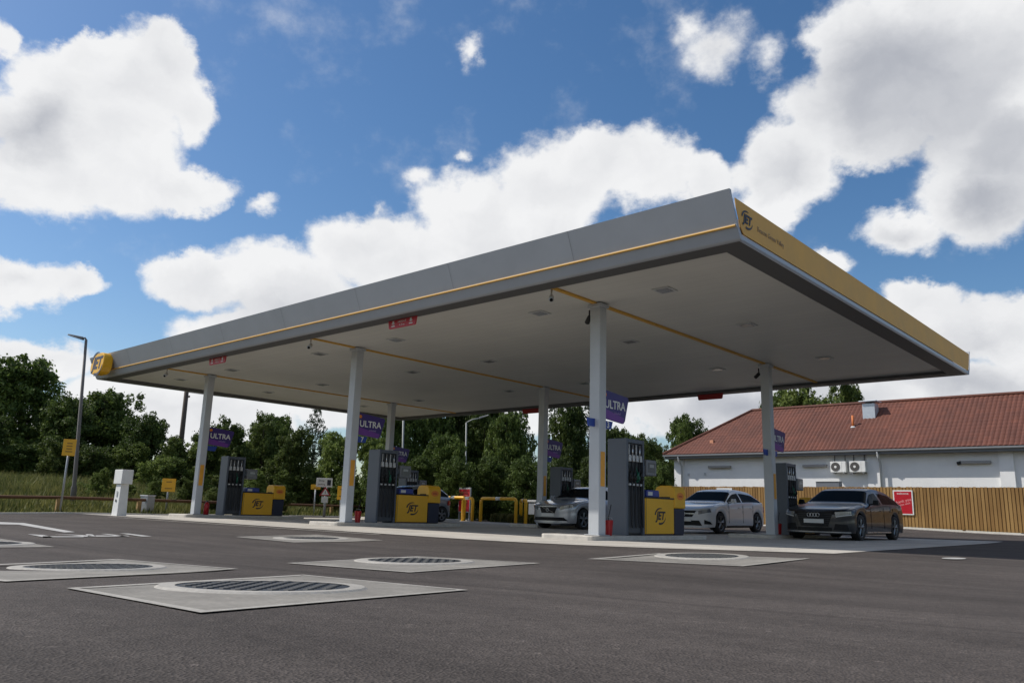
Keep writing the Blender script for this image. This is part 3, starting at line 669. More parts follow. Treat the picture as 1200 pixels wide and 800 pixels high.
for (x0,x1,z,e_) in ((-15.65,-14.35,3.24,0),(-10.45,-9.25,3.22,0),(-3.35,-2.2,3.27,1)):
    lt=bb(MB().box(x0,x1,28.12,28.299,z-.07,z+.07),'wall_lamp',mat('lamp casing grey',(.30,.29,.28),.5,vary=.1),bevel=.03)
    if e_: bb(MB().tube([(x0-.16,28.2,z-.04),(x0-.001,28.2,z)],.075,10),'lamp_end',M_rub,lt)
for (x,z) in ((-12.0,3.5),(-11.85,3.2)): bb(MB().box(x-.05,x+.05,28.2,28.299,z-.06,z+.06),'wall_box',M_rub,bevel=.01)
for (x,z) in ((-16.9,2.86),(-15.9,2.88),(-12.1,2.72)): bb(MB().box(x-.05,x+.05,28.23,28.299,z-.07,z+.07),'wall_vent',M_lgt,bevel=.01)
# roof flue and pipe
fl=bb(MB().box(-8.02,-7.42,30.1,30.7,5.4,6.42),'roof_flue',mat('galvanised flue',(.50,.54,.58),.35,metal=.3,vary=.08),bevel=.01)
bb(MB().box(-8.15,-7.29,29.97,30.83,6.50,6.56),'flue_cap',MATS['galvanised flue'],fl,bevel=.02)
bb(MB().box(-7.9,-7.54,30.22,30.58,6.421,6.499),'flue_neck',M_gut,fl)
op=bb(MB().tube([(-8.32,29.5,5.1),(-8.32,29.5,5.78)],.055,10),'vent_pipe',mat('terracotta pipe',(.60,.17,.04),.6,vary=.1),smooth=True)
bb(MB().tube([(-8.32,29.5,5.16),(-8.32,29.5,5.24)],[.15,.08],10),'pipe_collar',M_lgt,op)
bb(MB().box(-15.75,-15.55,28.6,28.8,4.56,4.74),'vent_tile',mat('new tile',(.62,.28,.16),.7),roof)
# air conditioning units
for k,x in enumerate((-8.98,-8.08)):
    r=thing('air_conditioner',['left','right'][k]+' one of two white air conditioner units on the building wall','air conditioner',(x,28.05,2.88),group='wall air conditioners')
    bd=MB().box(0,.74,-.14,.14,0,.52).build('casing',M_wht,r,bevel=.015)
    MB().tube([(.25,-.1405,.26),(.25,-.152,.26)],.215,28).build('fan_grille',mat('fan grille dark',(.07,.065,.06),.6),bd)
    MB().tube([(.25,-.153,.26),(.25,-.16,.26)],.06,16).build('fan_hub',M_wht,bd)
    MB().box(.54,.545,-.143,-.1405,.03,.49).build('panel_seam',M_gut,bd)
    for xx in (.1,.6):
        MB().box(xx,xx+.04,-.14,.24,-.06,-.001).build('bracket',M_gal,r)
        MB().tube([(xx+.02,.16,.521),(xx+.02,.2,.95)],.018,6).build('pipe',M_rub,r)
r=thing('meter_cabinet','grey cabinet with white top behind the roof of the dark saloon, above the fence','cabinet',(-8.9,27.4,0)); 
MB().box(-.55,.55,-.2,.2,.3,2.40).build('cabinet_body',mat('cabinet grey',(.17,.18,.20),.5,vary=.05),r,bevel=.01); MB().box(-.58,.58,-.23,.23,2.402,2.45).build('cabinet_top',M_wht,r,bevel=.005)
# ---------------------------------------------------------------- cars
def make_car(name,label,length,width,height,paint,hood,roof,tail,belt,wb_front,wheelbase,wr,style,nose=.70,group='cars at the pumps'):
    """nose at x=0 looking to -x; body half width along y"""
    r=thing(name,label,'car',group=group)
    Wd=width/2; sill=.20; L1,L2=.62,.45
    # top profile (x,z) control points, piecewise smooth
    pts=[(0,nose-.06),(.06,nose+.0),(.25,nose+.07)]+hood+roof+tail
    def zt(x):
        for a,b in zip(pts,pts[1:]):
            if x<=b[0]:
                t=(x-a[0])/(b[0]-a[0]+1e-9); return a[1]+(b[1]-a[1])*t
        return pts[-1][1]
    def zts(x):  # smoothed
        k=.10; s=0;n=0
        for i in range(-3,4):
            xx=min(max(x+k*i/3,0),length); s+=zt(xx); n+=1
        return s/n
    def wp(x):
        if x<L1: return Wd*(max(0,1-(1-x/L1)**2.6))**(1/2.6)*1.0
        if x>length-L2:
            u_=(x-(length-L2))/L2; return Wd*(max(0,1-u_**3.2))**(1/3.2)
        return Wd
    axles=[wb_front,wb_front+wheelbase]; AR=wr+.045
    def bottom(x):
        z=sill+.06*S(.5,0,x)
        if x<.9: z=.17+.02*S(0,.5,x)
        for a in axles:
            if abs(x-a)<AR: z=max(z,wr+math.sqrt(AR*AR-(x-a)**2))
        return z
    X=set([0,.004,.012,.025,.045,.07,.10,.14,.19,.25,.32,.4,.5,.62]+[length-v for v in (0,.003,.01,.02,.04,.07,.1,.15,.22,.32,.45)])
    n=int(length/.09)
    for i in range(n): X.add(.62+(length-1.07)*i/n)
    for a in axles:
        for k in range(0,19): X.add(a-AR*math.cos(PI*k/18))
        X.add(a-AR-.002); X.add(a+AR+.002)
    X=sorted(x for x in X if 0<=x<=length)
    beltf=lambda x: min(belt+.06*S(1.2,length-.5,x), zts(x)-.03)
    secs=[]
    for x in X:
        w=wp(x); zb=bottom(x); b_=beltf(x); zz=zts(x); g=max(0,min(1,(zz-b_)/.45))
        if w<.001: w=.001
        inb=0
        P=[]
        lo=[(.0,.955),(.12,.985),(.30,1.0),(.5,1.0),(.66,.992),(.74,1.004),(.86,.985),(1.0,.965)]
        for (f,k) in lo: P.append((w*k,zb+(b_-zb)*f,'low'))
        sh=.955-.245*g; zs=zz-.055-.02*g
        zs=max(zs,b_+.001)
        for f in (.10,.45,.85,1.0): P.append((w*(.960+(sh-.960)*(f**1.25)),b_+(zs-b_)*f,'side'))
        for (fy,fz) in ((.965,.45),(.90,.72),(.78,.88),(.5,.97),(.25,.995),(0,1.0)): P.append((w*sh*fy,zs+(zz-zs)*fz,'top'))
        secs.append(P)
    ns=len(secs[0]); V=[]
    for x,P in zip(X,secs):
        for (y,z,_) in P: V.append((x,y,z))
    nX=len(X); off=len(V)
    V+=[(v[0],-v[1],v[2]) for v in V]
    body=[];sideg=[];frontg=[];rearg=[]
    # glass ranges
    cowl=hood[-1][0]; wtop=roof[0][0]; rtop=roof[-1][0]; rend=tail[0][0]
    bp=cowl+ (rtop-cowl)*.55
    for i in range(nX-1):
        xm=(X[i]+X[i+1])/2; zz=zts(xm); hgt=zz-beltf(xm)
        for j in range(ns-1):
            a=i*ns+j; q=[a,a+ns,a+ns+1,a+1]
            kind='b'
            if 8<=j<=9 and hgt>.13 and cowl+.22<xm<rend-.12 and not(abs(xm-bp)<.045): kind='s'
            if j>=12 and cowl+.06<xm<wtop-.05: kind='f'
            if j==11 and cowl+.06<xm<wtop-.05: kind='f' 
            if j>=12 and rtop+.10<xm<rend-.05: kind='r'
            tgt={'b':body,'s':sideg,'f':frontg,'r':rearg}[kind]
            tgt.append(tuple(q)); tgt.append(tuple(v+off for v in q[::-1]))
    def sub(faces,name,m,dz=0,par=r,smooth=True):
        used=sorted({v for f in faces for v in f}); mp={v:k for k,v in enumerate(used)}
        mb=MB(); mb.v=[V[u_] for u_ in used]; mb.f=[tuple(mp[v] for v in f) for f in faces]
        return mb.build(name,m,par,smooth=smooth)
    bo=sub(body,'body',paint); 
    bmm=bmesh.new(); bmm.from_mesh(bo.data); bmesh.ops.remove_doubles(bmm,verts=bmm.verts,dist=.0008); bmesh.ops.recalc_face_normals(bmm,faces=bmm.faces); bmm.to_mesh(bo.data); bmm.free()
    sub(frontg,'windscreen',M_glass); sub(sideg,'side_windows',M_glass); 
    if rearg: sub(rearg,'rear_window',M_glass)
    # dark interior tub closes the arches and the floor
    mb=MB(); mb.box(.30,length-.25,-Wd*.80,Wd*.80,.16,belt-.16); mb.build('underbody',M_dark,r)
    # helper to map onto the rounded nose / tail
    def nosex(y): 
        t=min(.999,abs(y)/Wd); return L1*(1-(1-t**2.6)**(1/2.6))
    def tailx(y):
        t=min(.999,abs(y)/Wd); return length-L2*(1-(1-t**3.2)**(1/3.2))
    def slope(z):   # body section tucks towards the bottom
        return 0
    def patch(name,ybot,ytop,zlo,zhi,m,rear=False,offs=.012,par=None,n=10,zl2=None,zh2=None):
        # quad from (ybot0..ybot1,zlo) to (ytop0..ytop1,zhi)
        mb=MB(); zl2=zlo if zl2 is None else zl2; zh2=zhi if zh2 is None else zh2
        for (e0,e1,za,zb_) in ((ybot[0],ybot[1],zlo,zl2),(ytop[0],ytop[1],zhi,zh2)):
            for k in range(n+1):
                y=e0+(e1-e0)*k/n; z=za+(zb_-za)*k/n
                fx=(tailx(y)+offs) if rear else nosex(y)-offs
                s_=1+offs/Wd*.9
                mb.v.append((fx,y*s_,z))
        N1=n+1; base=len(mb.v)
        mb.v+=[((v[0]-.03) if rear else (v[0]+.03),v[1]*.985,v[2]) for v in mb.v]
        for k in range(n):
            mb.f.append((k,k+1,N1+k+1,N1+k)); mb.f.append((base+k,base+N1+k,base+N1+k+1,base+k+1))
            mb.f.append((k,base+k,base+k+1,k+1)); mb.f.append((N1+k,N1+k+1,base+N1+k+1,base+N1+k))
        mb.f.append((0,N1,base+N1,base)); mb.f.append((n,base+n,base+N1+n,N1+n))
        return mb.build(name,m,par or r,smooth=False)
    if style=='saloon':
        patch('grille',(-.36,.36),(-.50,.50),.36,.74,M_blk); 
        for k in range(6):
            z=.40+k*.055; w=.37+.10*(z-.36)/.38; patch('grille_bar',(-w,w),(-w,w),z,z+.010,mat('grille bar',(.03,.03,.035),.35,metal=.4),offs=.016)
        for k in range(4):
            y=(k-1.5)*.078; ring=[( -.030,y+.048*math.cos(2*PI*t/16),.655+.048*math.sin(2*PI*t/16)) for t in range(17)]; MB().tube(ring,.008,6,cap=False).build('badge_ring',M_chr,r,smooth=True)
        patch('number_plate',(-.26,.26),(-.26,.26),.44,.545,M_plate,offs=.030)
        for s in (-1,1):
            patch('headlight',(s*.56,s*.895),(s*.54,s*.88),.60,.735,M_lamp,zl2=.66,zh2=.765,offs=.012)
            patch('lamp_strip',(s*.56,s*.88),(s*.56,s*.88),.605,.622,M_plate,zl2=.665,zh2=.68,offs=.016)
            patch('lower_intake',(s*.50,s*.83),(s*.54,s*.80),.27,.43,M_blk,zh2=.41,offs=.012)
        patch('lower_grille',(-.46,.46),(-.46,.46),.235,.33,M_blk,offs=.012)
        patch('splitter',(-.86,.86),(-.86,.86),.20,.225,mat('trim silver',(.30,.30,.31),.3,metal=.7),offs=.014,n=20)
    elif style=='white_hatch':
        patch('grille',(-.30,.30),(-.44,.44),.50,.70,M_blk)
        patch('grille_bar',(-.38,.38),(-.38,.38),.59,.615,M_chr,offs=.017)
        MB().tube([(-.028,.075*math.cos(2*PI*t/20),.60+.075*math.sin(2*PI*t/20)) for t in range(21)],.008,6,cap=False).build('badge_ring',M_chr,r,smooth=True)
        for a in (90,210,330): MB().tube([(-.028,0,.60),(-.028,.072*math.cos(math.radians(a)),.60+.072*math.sin(math.radians(a)))],[.010,.004],6).build('badge_spoke',M_chr,r)
        patch('lower_grille',(-.60,.60),(-.52,.52),.235,.39,M_blk)
        patch('number_plate',(-.26,.26),(-.26,.26),.36,.465,M_plate,offs=.020)
        for s in (-1,1):
            patch('headlight',(s*.50,s*.83),(s*.50,s*.80),.58,.70,M_lamp,zl2=.66,zh2=.765,offs=.012)
            patch('intake',(s*.66,s*.84),(s*.66,s*.80),.28,.42,M_blk,zh2=.36)
    elif style=='silver_hatch':
        patch('grille',(-.27,.27),(-.36,.36),.50,.70,M_blk); 
        patch('grille_frame',(-.37,.37),(-.37,.37),.70,.715,M_chr,offs=.016)
        MB().tube([(-.03,-.24,.53),(-.03,.22,.68)],.008,6).build('grille_diagonal',M_chr,r)
        MB().tube([(-.034,.05*math.cos(2*PI*t/20),.60+.05*math.sin(2*PI*t/20)) for t in range(21)],.010,6,cap=False).build('badge_ring',M_chr,r,smooth=True)
        patch('number_plate',(-.26,.26),(-.26,.26),.40,.50,M_plate,offs=.024)
        patch('lower_grille',(-.72,.72),(-.58,.58),.26,.37,M_blk)
        patch('skid_trim',(-.70,.70),(-.70,.70),.225,.24,M_chr,n=16)
        for s in (-1,1):
            patch('headlight',(s*.46,s*.84),(s*.46,s*.80),.60,.70,M_lamp,zl2=.70,zh2=.79,offs=.012)
    for s in (-1,1):
        patch('tail_light',(s*.52,s*.86),(s*.52,s*.84),.68,.86,M_red2,rear=True)
    patch('rear_plate',(-.26,.26),(-.26,.26),.50,.60,M_plate,rear=True)
    patch('rear_bumper_trim',(-.75,.75),(-.7,.7),.22,.36,M_blk,rear=True)
    # doors: seams, handles, sill trim
    for s in (-1,1):
        d0=cowl+.18
        for xs_ in (d0,bp,bp+ (rend-bp)*.48):
            MB().box(xs_-.005,xs_+.005,s*(Wd*1.0)-.004,s*(Wd*1.0)+.004,.32,belt-.02).build('door_seam',M_dark,r)
        for xs_ in (bp-.24,bp+.62): MB().box(xs_-.10,xs_+.08,s*(Wd+.006)-.012,s*(Wd+.006)+.012,belt-.13,belt-.105).build('door_handle',paint,r,bevel=.006)
        MB().box(axles[0]+AR+.05,axles[1]-AR-.05,s*(Wd*.985)-.012,s*(Wd*.985)+.012,.205,.235).build('sill_trim',M_chr if style=='saloon' else M_blk,r,bevel=.004)
        mir=MB(); mir.add([(cowl+.27,s*(Wd-.07),belt+.02),(cowl+.33,s*(Wd-.07),belt+.02),(cowl+.33,s*(Wd-.07),belt+.07),(cowl+.27,s*(Wd-.07),belt+.07),
           (cowl+.27,s*(Wd+.05),belt+.05),(cowl+.33,s*(Wd+.05),belt+.05),(cowl+.33,s*(Wd+.05),belt+.08),(cowl+.27,s*(Wd+.05),belt+.08)],[(0,1,2,3),(4,5,6,7),(0,1,5,4),(1,2,6,5),(2,3,7,6),(3,0,4,7)])
        mir.frustum(cowl+.23,cowl+.36,min(s*(Wd+.03),s*(Wd+.20)),max(s*(Wd+.03),s*(Wd+.20)),belt+.03,belt+.17,.02,.02)
        mir.build('wing_mirror',paint if style!='saloon' else M_blk,r,bevel=.015)
        # wheels
        for a in axles:
            w=MB(); yo=s*(Wd-.005); yi=s*(Wd-.22); N=32
            prof=[(wr*.70,yo-s*.012),(wr*.93,yo),(wr*.99,yo-s*.02),(wr,yo-s*.05),(wr,yi+s*.03),(wr*.95,yi),(wr*.6,yi)]
            for (rr,y) in prof:
                for k in range(N): w.v.append((a+rr*math.cos(2*PI*k/N),y,wr+rr*math.sin(2*PI*k/N)))
            for q in range(len(prof)-1):
                for k in range(N): w.f.append((q*N+k,q*N+(k+1)%N,(q+1)*N+(k+1)%N,(q+1)*N+k))
            ty=w.build('wheel',M_tire,r,smooth=True)
            rm=MB(); R0=wr*.71
            rm_m=mat('alloy rim',(.20,.205,.21),.35,metal=.8)
            N=32
            for (rr,y) in ((R0,yo-s*.015),(R0*.93,yo-s*.022),(R0*.90,yo-s*.07)):
                for k in range(N): rm.v.append((a+rr*math.cos(2*PI*k/N),y,wr+rr*math.sin(2*PI*k/N)))
            for q in range(2):
                for k in range(N): rm.f.append((q*N+k,q*N+(k+1)%N,(q+1)*N+(k+1)%N,(q+1)*N+k))
            for k in range(5):
                an=2*PI*k/5+.3
                for dd in (-.14,.14):
                    c0=Vector((math.cos(an),0,math.sin(an))); c1=Vector((math.cos(an+dd),0,math.sin(an+dd)))
                    rm.tube([Vector((a,yo-s*.035,wr))+c0*R0*.15,Vector((a,yo-s*.025,wr))+c1*R0*.92],[.028,.020],6)
            rm.tube([(a,yo-s*.06,wr),(a,yo-s*.018,wr)],.055,14)
            rm.build('rim',rm_m,ty)
            MB().tube([(a,yo-s*.075,wr),(a,yo-s*.08,wr)],R0*.9,24).build('brake_disc',M_dark,ty)
    return r
def paint_mat(name,c,metal=.4,rough=.3):
    m=mat(name,c,rough,metal=metal,coat=1,vary=.02,scale=2); return m
P_dark=paint_mat('dark blue grey paint',(.008,.009,.013),.0,.3)
P_dark.node_tree.nodes['Principled BSDF'].inputs['Coat Weight'].default_value=.45
P_white=paint_mat('white car paint',(.62,.62,.63),.0,.3)
P_silver=paint_mat('silver car paint',(.42,.43,.45),.55,.3)
def put_car(r,xs,yf,width):   # left flank at world x=xs, nose at world y=yf, nose to -y
    r.rotation_euler=(0,0,PI/2); x=xs-width/2; y=yf
    g0=gz(x,yf+.9); g1=gz(x,yf+3.6); r.location=(x,y,(g0+g1)/2+.012)
    r.rotation_euler=(0,-math.atan2(g1-g0,2.7),PI/2)
a=make_car('saloon_car','dark metallic saloon with a tall black grille facing the camera, beside the rear right column',4.93,1.87,1.46,P_dark,
   [(.7,.90),(1.35,.985),(1.55,1.005)],[(2.3,1.40),(2.7,1.46),(3.3,1.455),(3.9,1.40)],[(4.55,1.16),(4.75,1.03),(4.88,.96),(4.93,.84)],.93,.93,2.91,.345,'saloon',nose=.76)
put_car(a,-2.15,10.4,1.87)
a=make_car('hatchback_car','white hatchback parked between the nearest and the rear right column, left of the dark saloon',4.3,1.78,1.43,P_white,
   [(.6,.90),(1.10,.975),(1.22,.99)],[(2.0,1.38),(2.35,1.43),(2.8,1.425),(3.4,1.36)],[(4.0,1.08),(4.15,1.0),(4.26,.93),(4.3,.80)],.93,.86,2.70,.325,'white_hatch',nose=.74)
put_car(a,-7.0,11.9,1.78)
a=make_car('hatchback_car','silver hatchback with a chrome edged grille, partly behind the nearest column',4.35,1.80,1.45,P_silver,
   [(.6,.90),(1.10,.98),(1.22,.995)],[(2.0,1.40),(2.35,1.45),(2.9,1.445),(3.5,1.38)],[(4.1,1.08),(4.22,1.0),(4.31,.93),(4.35,.80)],.93,.80,2.65,.33,'silver_hatch',nose=.74)
put_car(a,-10.6,9.4,1.80)
a=make_car('hatchback_car','small grey hatchback mostly hidden behind the pumps of the second column',3.65,1.62,1.45,paint_mat('blue grey car paint',(.20,.22,.25),.4,.3),
   [(.5,.90),(.8,.98),(.9,.995)],[(1.6,1.40),(1.9,1.45),(2.5,1.445),(3.05,1.39)],[(3.5,1.05),(3.58,.98),(3.62,.90),(3.65,.80)],.93,.70,2.3,.30,'silver_hatch',nose=.74)
put_car(a,-19.0,8.7,1.62)
# ---------------------------------------------------------------- barrier hoops, poster stand etc.
def hoop(p0,p1,hh,lab):
    g=gz(*p0); r=thing('barrier_hoop',lab,'barrier',(p0[0],p0[1],g),group='yellow barrier hoops')
    d=Vector((p1[0]-p0[0],p1[1]-p0[1],0)); rr=.075; pts=[Vector((0,0,0)),Vector((0,0,hh-.14))]
    for k in range(1,5): a=PI/2*k/4; pts.append(Vector((0,0,hh-.14))+d.normalized()*(.14*(1-math.cos(a)))+Vector((0,0,.14*math.sin(a))))
    q=[d-0*d+Vector((0,0,p.z))-d.normalized()*((p-Vector((0,0,p.z))).length) for p in pts][::-1]
    MB().tube(pts+q,rr,10).build('hoop_tube',M_yel,r,smooth=True)
    mid=d*.5+Vector((0,0,hh)); MB().tube([mid-d.normalized()*.14,mid+d.normalized()*.14],rr+.004,10).build('reflective_band',M_wht,r,smooth=True)
hoop((-22.15,16.0),(-21.5,16.0),1.08,'narrow yellow barrier hoop in front of the red poster stand')
hoop((-20.95,16.0),(-18.75,16.0),1.08,'wide yellow barrier hoop in the middle of the row')
hoop((-18.25,16.1),(-19.5,17.2),1.03,'yellow barrier hoop turned edge on at the right end of the row')
hoop((-24.6,16.9),(-22.95,16.9),1.12,'yellow barrier hoop at the left end of the row, behind the small grey hatchback')
r=thing('poster_stand','tall red poster stand with orange print behind the yellow barrier hoops','poster stand',(-23.35,17.3,gz(-23,17)))
MB().box(-.42,.42,-.04,.04,.40,1.62).build('frame',M_gal,r,bevel=.01)
bd=MB().box(-.37,.37,-.046,-.041,.45,1.54).build('poster_sheet',M_redp,r)
MB().prism([(-.2,.95),(.0,.78),(.22,.9),(.1,1.02)],'y',-.05,-.0465).build('orange_print',M_org,bd)
for z in (1.35,1.22,1.12): MB().box(-.28,.28,-.05,-.0465,z,z+.05).build('print_line',mat('faded red print',(.62,.10,.09),.5),bd)
for s in (-.36,.36): MB().box(s-.03,s+.03,-.03,.03,0,.398).build('leg',M_gal,r)
MB().box(-.45,.45,-.25,.25,-.02,.04).build('foot',M_conc,r)
r=thing('grey_service_box','grey service box with pale lid behind the wide yellow hoop','service box',(-19.35,18.0,gz(-19.7,17.4))); MB().box(-.22,.22,-.18,.18,0,.98).build('box_body',mat('cabinet mid grey',(.25,.27,.30),.5,vary=.05),r,bevel=.01); MB().box(-.26,.26,-.22,.22,.982,1.08).build('lid',M_lgt,r,bevel=.01)
# low white flowers and kerb stones behind the hoops
for k in range(6):
    x=-21.3+k*.42; o=MB().box(x,x+.24,17.6,17.75,0,.07).build('kerb_stone',M_wht,bevel=.015); tag(o,'small white edging stone in the row behind the yellow hoops','edging stone','white edging stones'); 
# ---------------------------------------------------------------- left side furniture
def sign_post(pxl,d,z0,z1,w,label,m=M_yel,post_r=.035,lines=2,ry=0):
    p=at(*pxl,d); x,y=p.x,p.y; g=terrain(x,y) if outside(x,y)>0 else gz(x,y)
    rz=math.atan2(CAM.y-y,CAM.x-x)+PI/2
    r=thing('post_sign',label,'sign',(x,y,g),rz+ry,group='signs on posts along the verge')
    MB().tube([(0,.05,-.1),(0,.05,z1-.03)],post_r,8).build('post',M_gal,r,smooth=True)
    bd=MB().box(-w/2,w/2,-.012,.012,z0,z1).build('sign_panel',m,r,bevel=.008)
    q=random.Random(int(pxl[0]))
    for k in range(lines):
        z=z0+(z1-z0)*(.25+.5*k/max(1,lines-1)); ww=w*.28*q.uniform(.7,1)
        MB().box(-ww,ww,-.0145,-.0125,z-.02,z+.02).build('sign_print',mat('brown sign print',(.32,.17,.02),.5),bd)
    return r
sign_post((70,601),27,1.98,2.55,.40,'small yellow upright sign on a grey post left of the tall street lamp',lines=4)
sign_post((194,600),31,.85,1.36,.50,'square yellow sign on a short post right of the white dispenser post',lines=2)
sign_post((398,605),34,.80,1.38,.34,'yellow upright sign on a post seen just left of the second column',lines=2)
sign_post((368,596),38,1.25,1.48,.45,'small wide yellow sign left of the warning triangle on the verge',lines=1)
# white direction sign with warning triangle
p=at(384,598,37); g=terrain(p.x,p.y); rz=math.atan2(CAM.y-p.y,CAM.x-p.x)+PI/2
r=thing('direction_sign','white direction sign with dark pictograms above the warning triangle','sign',(p.x,p.y,g),rz)
MB().tube([(-.12,.05,-.1),(-.12,.05,1.9)],.03,8).build('post',M_gal,r,smooth=True)
bd=MB().box(-.62,.12,-.012,.012,1.50,1.92).build('sign_panel',M_wht,r,bevel=.01)
MB().box(-.12,.05,-.0145,-.0125,1.58,1.84).build('pictogram',M_ink,bd); add_text('Shop',.13,basis((1,0,0),(0,0,1),(-.38,-.015,1.80)),M_ink,bd); add_text('parking',.11,basis((1,0,0),(0,0,1),(-.38,-.015,1.63)),M_ink,bd)
r=thing('warning_triangle','red edged white warning triangle with a white plate below it, on the verge','sign',(p.x+.12,p.y-.3,terrain(p.x,p.y)),rz)
MB().tube([(0,.05,-.1),(0,.05,1.4)],.03,8).build('post',M_gal,r,smooth=True)
t=MB().prism([(-.27,1.10),(.27,1.10),(0,1.52)],'y',-.012,.012).build('triangle',M_red,r)
MB().prism([(-.17,1.145),(.17,1.145),(0,1.42)],'y',-.0145,-.0125).build('triangle_face',M_wht,t); MB().box(-.012,.012,-.0165,-.015,1.19,1.32).build('symbol',M_ink,t)
MB().box(-.15,.15,-.012,.012,.78,1.06).build('plate',M_wht,r,bevel=.005)
# white dispenser post (air / water point)
p=rayg(139,604.3)
r=thing('air_water_post','tall white cabinet post with a wider white head standing at the tarmac edge','air and water unit',(p.x,p.y,gz(p.x,p.y)),.0); r.scale=(.84,.9,1)
g=MB().frustum(-.26,.26,-.17,.17,0,1.02,.04,.03).build('pillar',M_wht,r,bevel=.01)
MB().box(-.36,.36,-.20,.20,1.022,1.48).build('head',M_wht,r,bevel=.015)
MB().box(-.06,.06,-.172,-.165,.62,.8).build('coin_slot',M_lgt,g); MB().box(-.04,.04,-.178,-.17,.45,.53).build('button',M_rub,g)
p=at(171,601,30); r=thing('meter_box','low grey utility box beside a timber rail post, right of the white post','utility box',(p.x,p.y,terrain(p.x,p.y)-.02),.2)
MB().box(-.22,.22,-.16,.16,0,.66).build('box_body',M_gal,r,bevel=.012); MB().box(-.24,.24,-.18,.18,.662,.71).build('lid',M_lgt,r,bevel=.01)
# timber knee rail
def rail_path():
    return [(edge_left(y)-1.0-(.7*S(3,14,y)),y) for y in (-12,-9.2,-6.4,-3.6,-.8,2.0,4.8,7.6,10.4,13.2,16,18.8)]
kr=thing('knee_rail','low brown timber knee rail on short posts along the grass verge','fence',(edge_left(0)-1,0,0)); bx,by=edge_left(0)-1,0
rp=rail_path()
MB().tube([(x-bx,y-by,terrain(x,y)+.50) for x,y in rp],.055,8).build('rail',mat('brown stained rail',(.12,.055,.025),.8,vary=.2),kr)
for (x,y) in rp: MB().box(x-bx-.07,x-bx+.07,y-by-.07,y-by+.07,terrain(x,y)-.1,terrain(x,y)+.47).build('post',mat('pale timber post',(.35,.22,.09),.8,vary=.2),kr,bevel=.01)
# street lamps
def lamp(base,top,dlab,arm,mt,r0=.10,r1=.05):
    b=Vector(base); t=Vector(top); r=thing('street_lamp',dlab,'street lamp',b)
    q=t-b
    MB().tube([(0,0,0),tuple(q*.14),tuple(q*.15),tuple(q)],[r0,r0,r0*.72,r1],10).build('pole',mt,r,smooth=True)
    a=Vector(arm); MB().tube([tuple(q),tuple(q+a*.5+Vector((0,0,.06))),tuple(q+a)],.035,8).build('arm',mt,r,smooth=True)
    e_=q+a; dd=a.normalized(); side=Vector((-dd.y,dd.x,0)).normalized()*.13
    mb=MB(); L0=e_; L1_=e_+dd*.6
    mb.add([L0-side*.6+Vector((0,0,-.05)),L0+side*.6+Vector((0,0,-.05)),L1_+side-Vector((0,0,.03)),L1_-side-Vector((0,0,.03)),L0-side*.4+Vector((0,0,.08)),L0+side*.4+Vector((0,0,.08)),L1_+side*.5+Vector((0,0,.03)),L1_-side*.5+Vector((0,0,.03))],
       [(0,3,2,1),(4,5,6,7),(0,1,5,4),(1,2,6,5),(2,3,7,6),(3,0,4,7)]); mb.build('lamp_head',M_gut,r,bevel=.02)
b=at(84,602,30.5); t=at(101,398,30.5); b.z=terrain(b.x,b.y)-.05
left=-(rt); lamp(b,t,'tall grey street lamp standing left of the canopy','' and None or tuple(Vector((left.x,left.y,0))*.12+Vector((0,0,.03))),mat('lamp post grey',(.14,.13,.12),.6,vary=.1),.11,.05)
b=at(546,590,47); t=at(546.5,495,47); b.z=terrain(b.x,b.y)-.1
lamp(b,t,'pale street lamp with an arm, seen behind the pumps under the canopy',tuple(Vector((rt.x,rt.y,0))*.75+Vector((0,0,.28))),mat('pale lamp post',(.30,.31,.30),.5,vary=.05),.07,.045)
b=at(471,596,46); t=at(473,480,46); b.z=terrain(b.x,b.y)-.1
lamp(b,t,'pale post right of the rear left column, its head hidden above the canopy edge',tuple(Vector((rt.x,rt.y,0))*.6+Vector((0,0,.2))),mat('pale lamp post',(.30,.31,.30),.5),.08,.055)
b=at(205,585,44); t=at(219,455,44); b.z=terrain(b.x,b.y)-.1
r=thing('utility_pole','dark wooden utility pole rising behind the left end of the canopy','utility pole',b)
MB().tube([(0,0,0),tuple(t-b)],[.16,.12],10).build('pole',M_pole,r,smooth=True)
MB().box(-.3,.3,-.04,.04,(t-b).z-.35,(t-b).z-.25).build('crossarm',M_pole,r)
pt=Vector(t)-Vector((0,0,.2)); pe=Vector((-8.2,14.92,5.3)); mb=MB(); pts=[]
for k in range(25):
    u_=k/24; q=pt.lerp(pe,u_); q.z-=1.5*4*u_*(1-u_)*.5; pts.append(tuple(q))
tag(mb.tube(pts,.016,5).build('overhead_cable',M_rub,smooth=True),'thin black cable sagging from the wooden pole to the back of the canopy','cable')
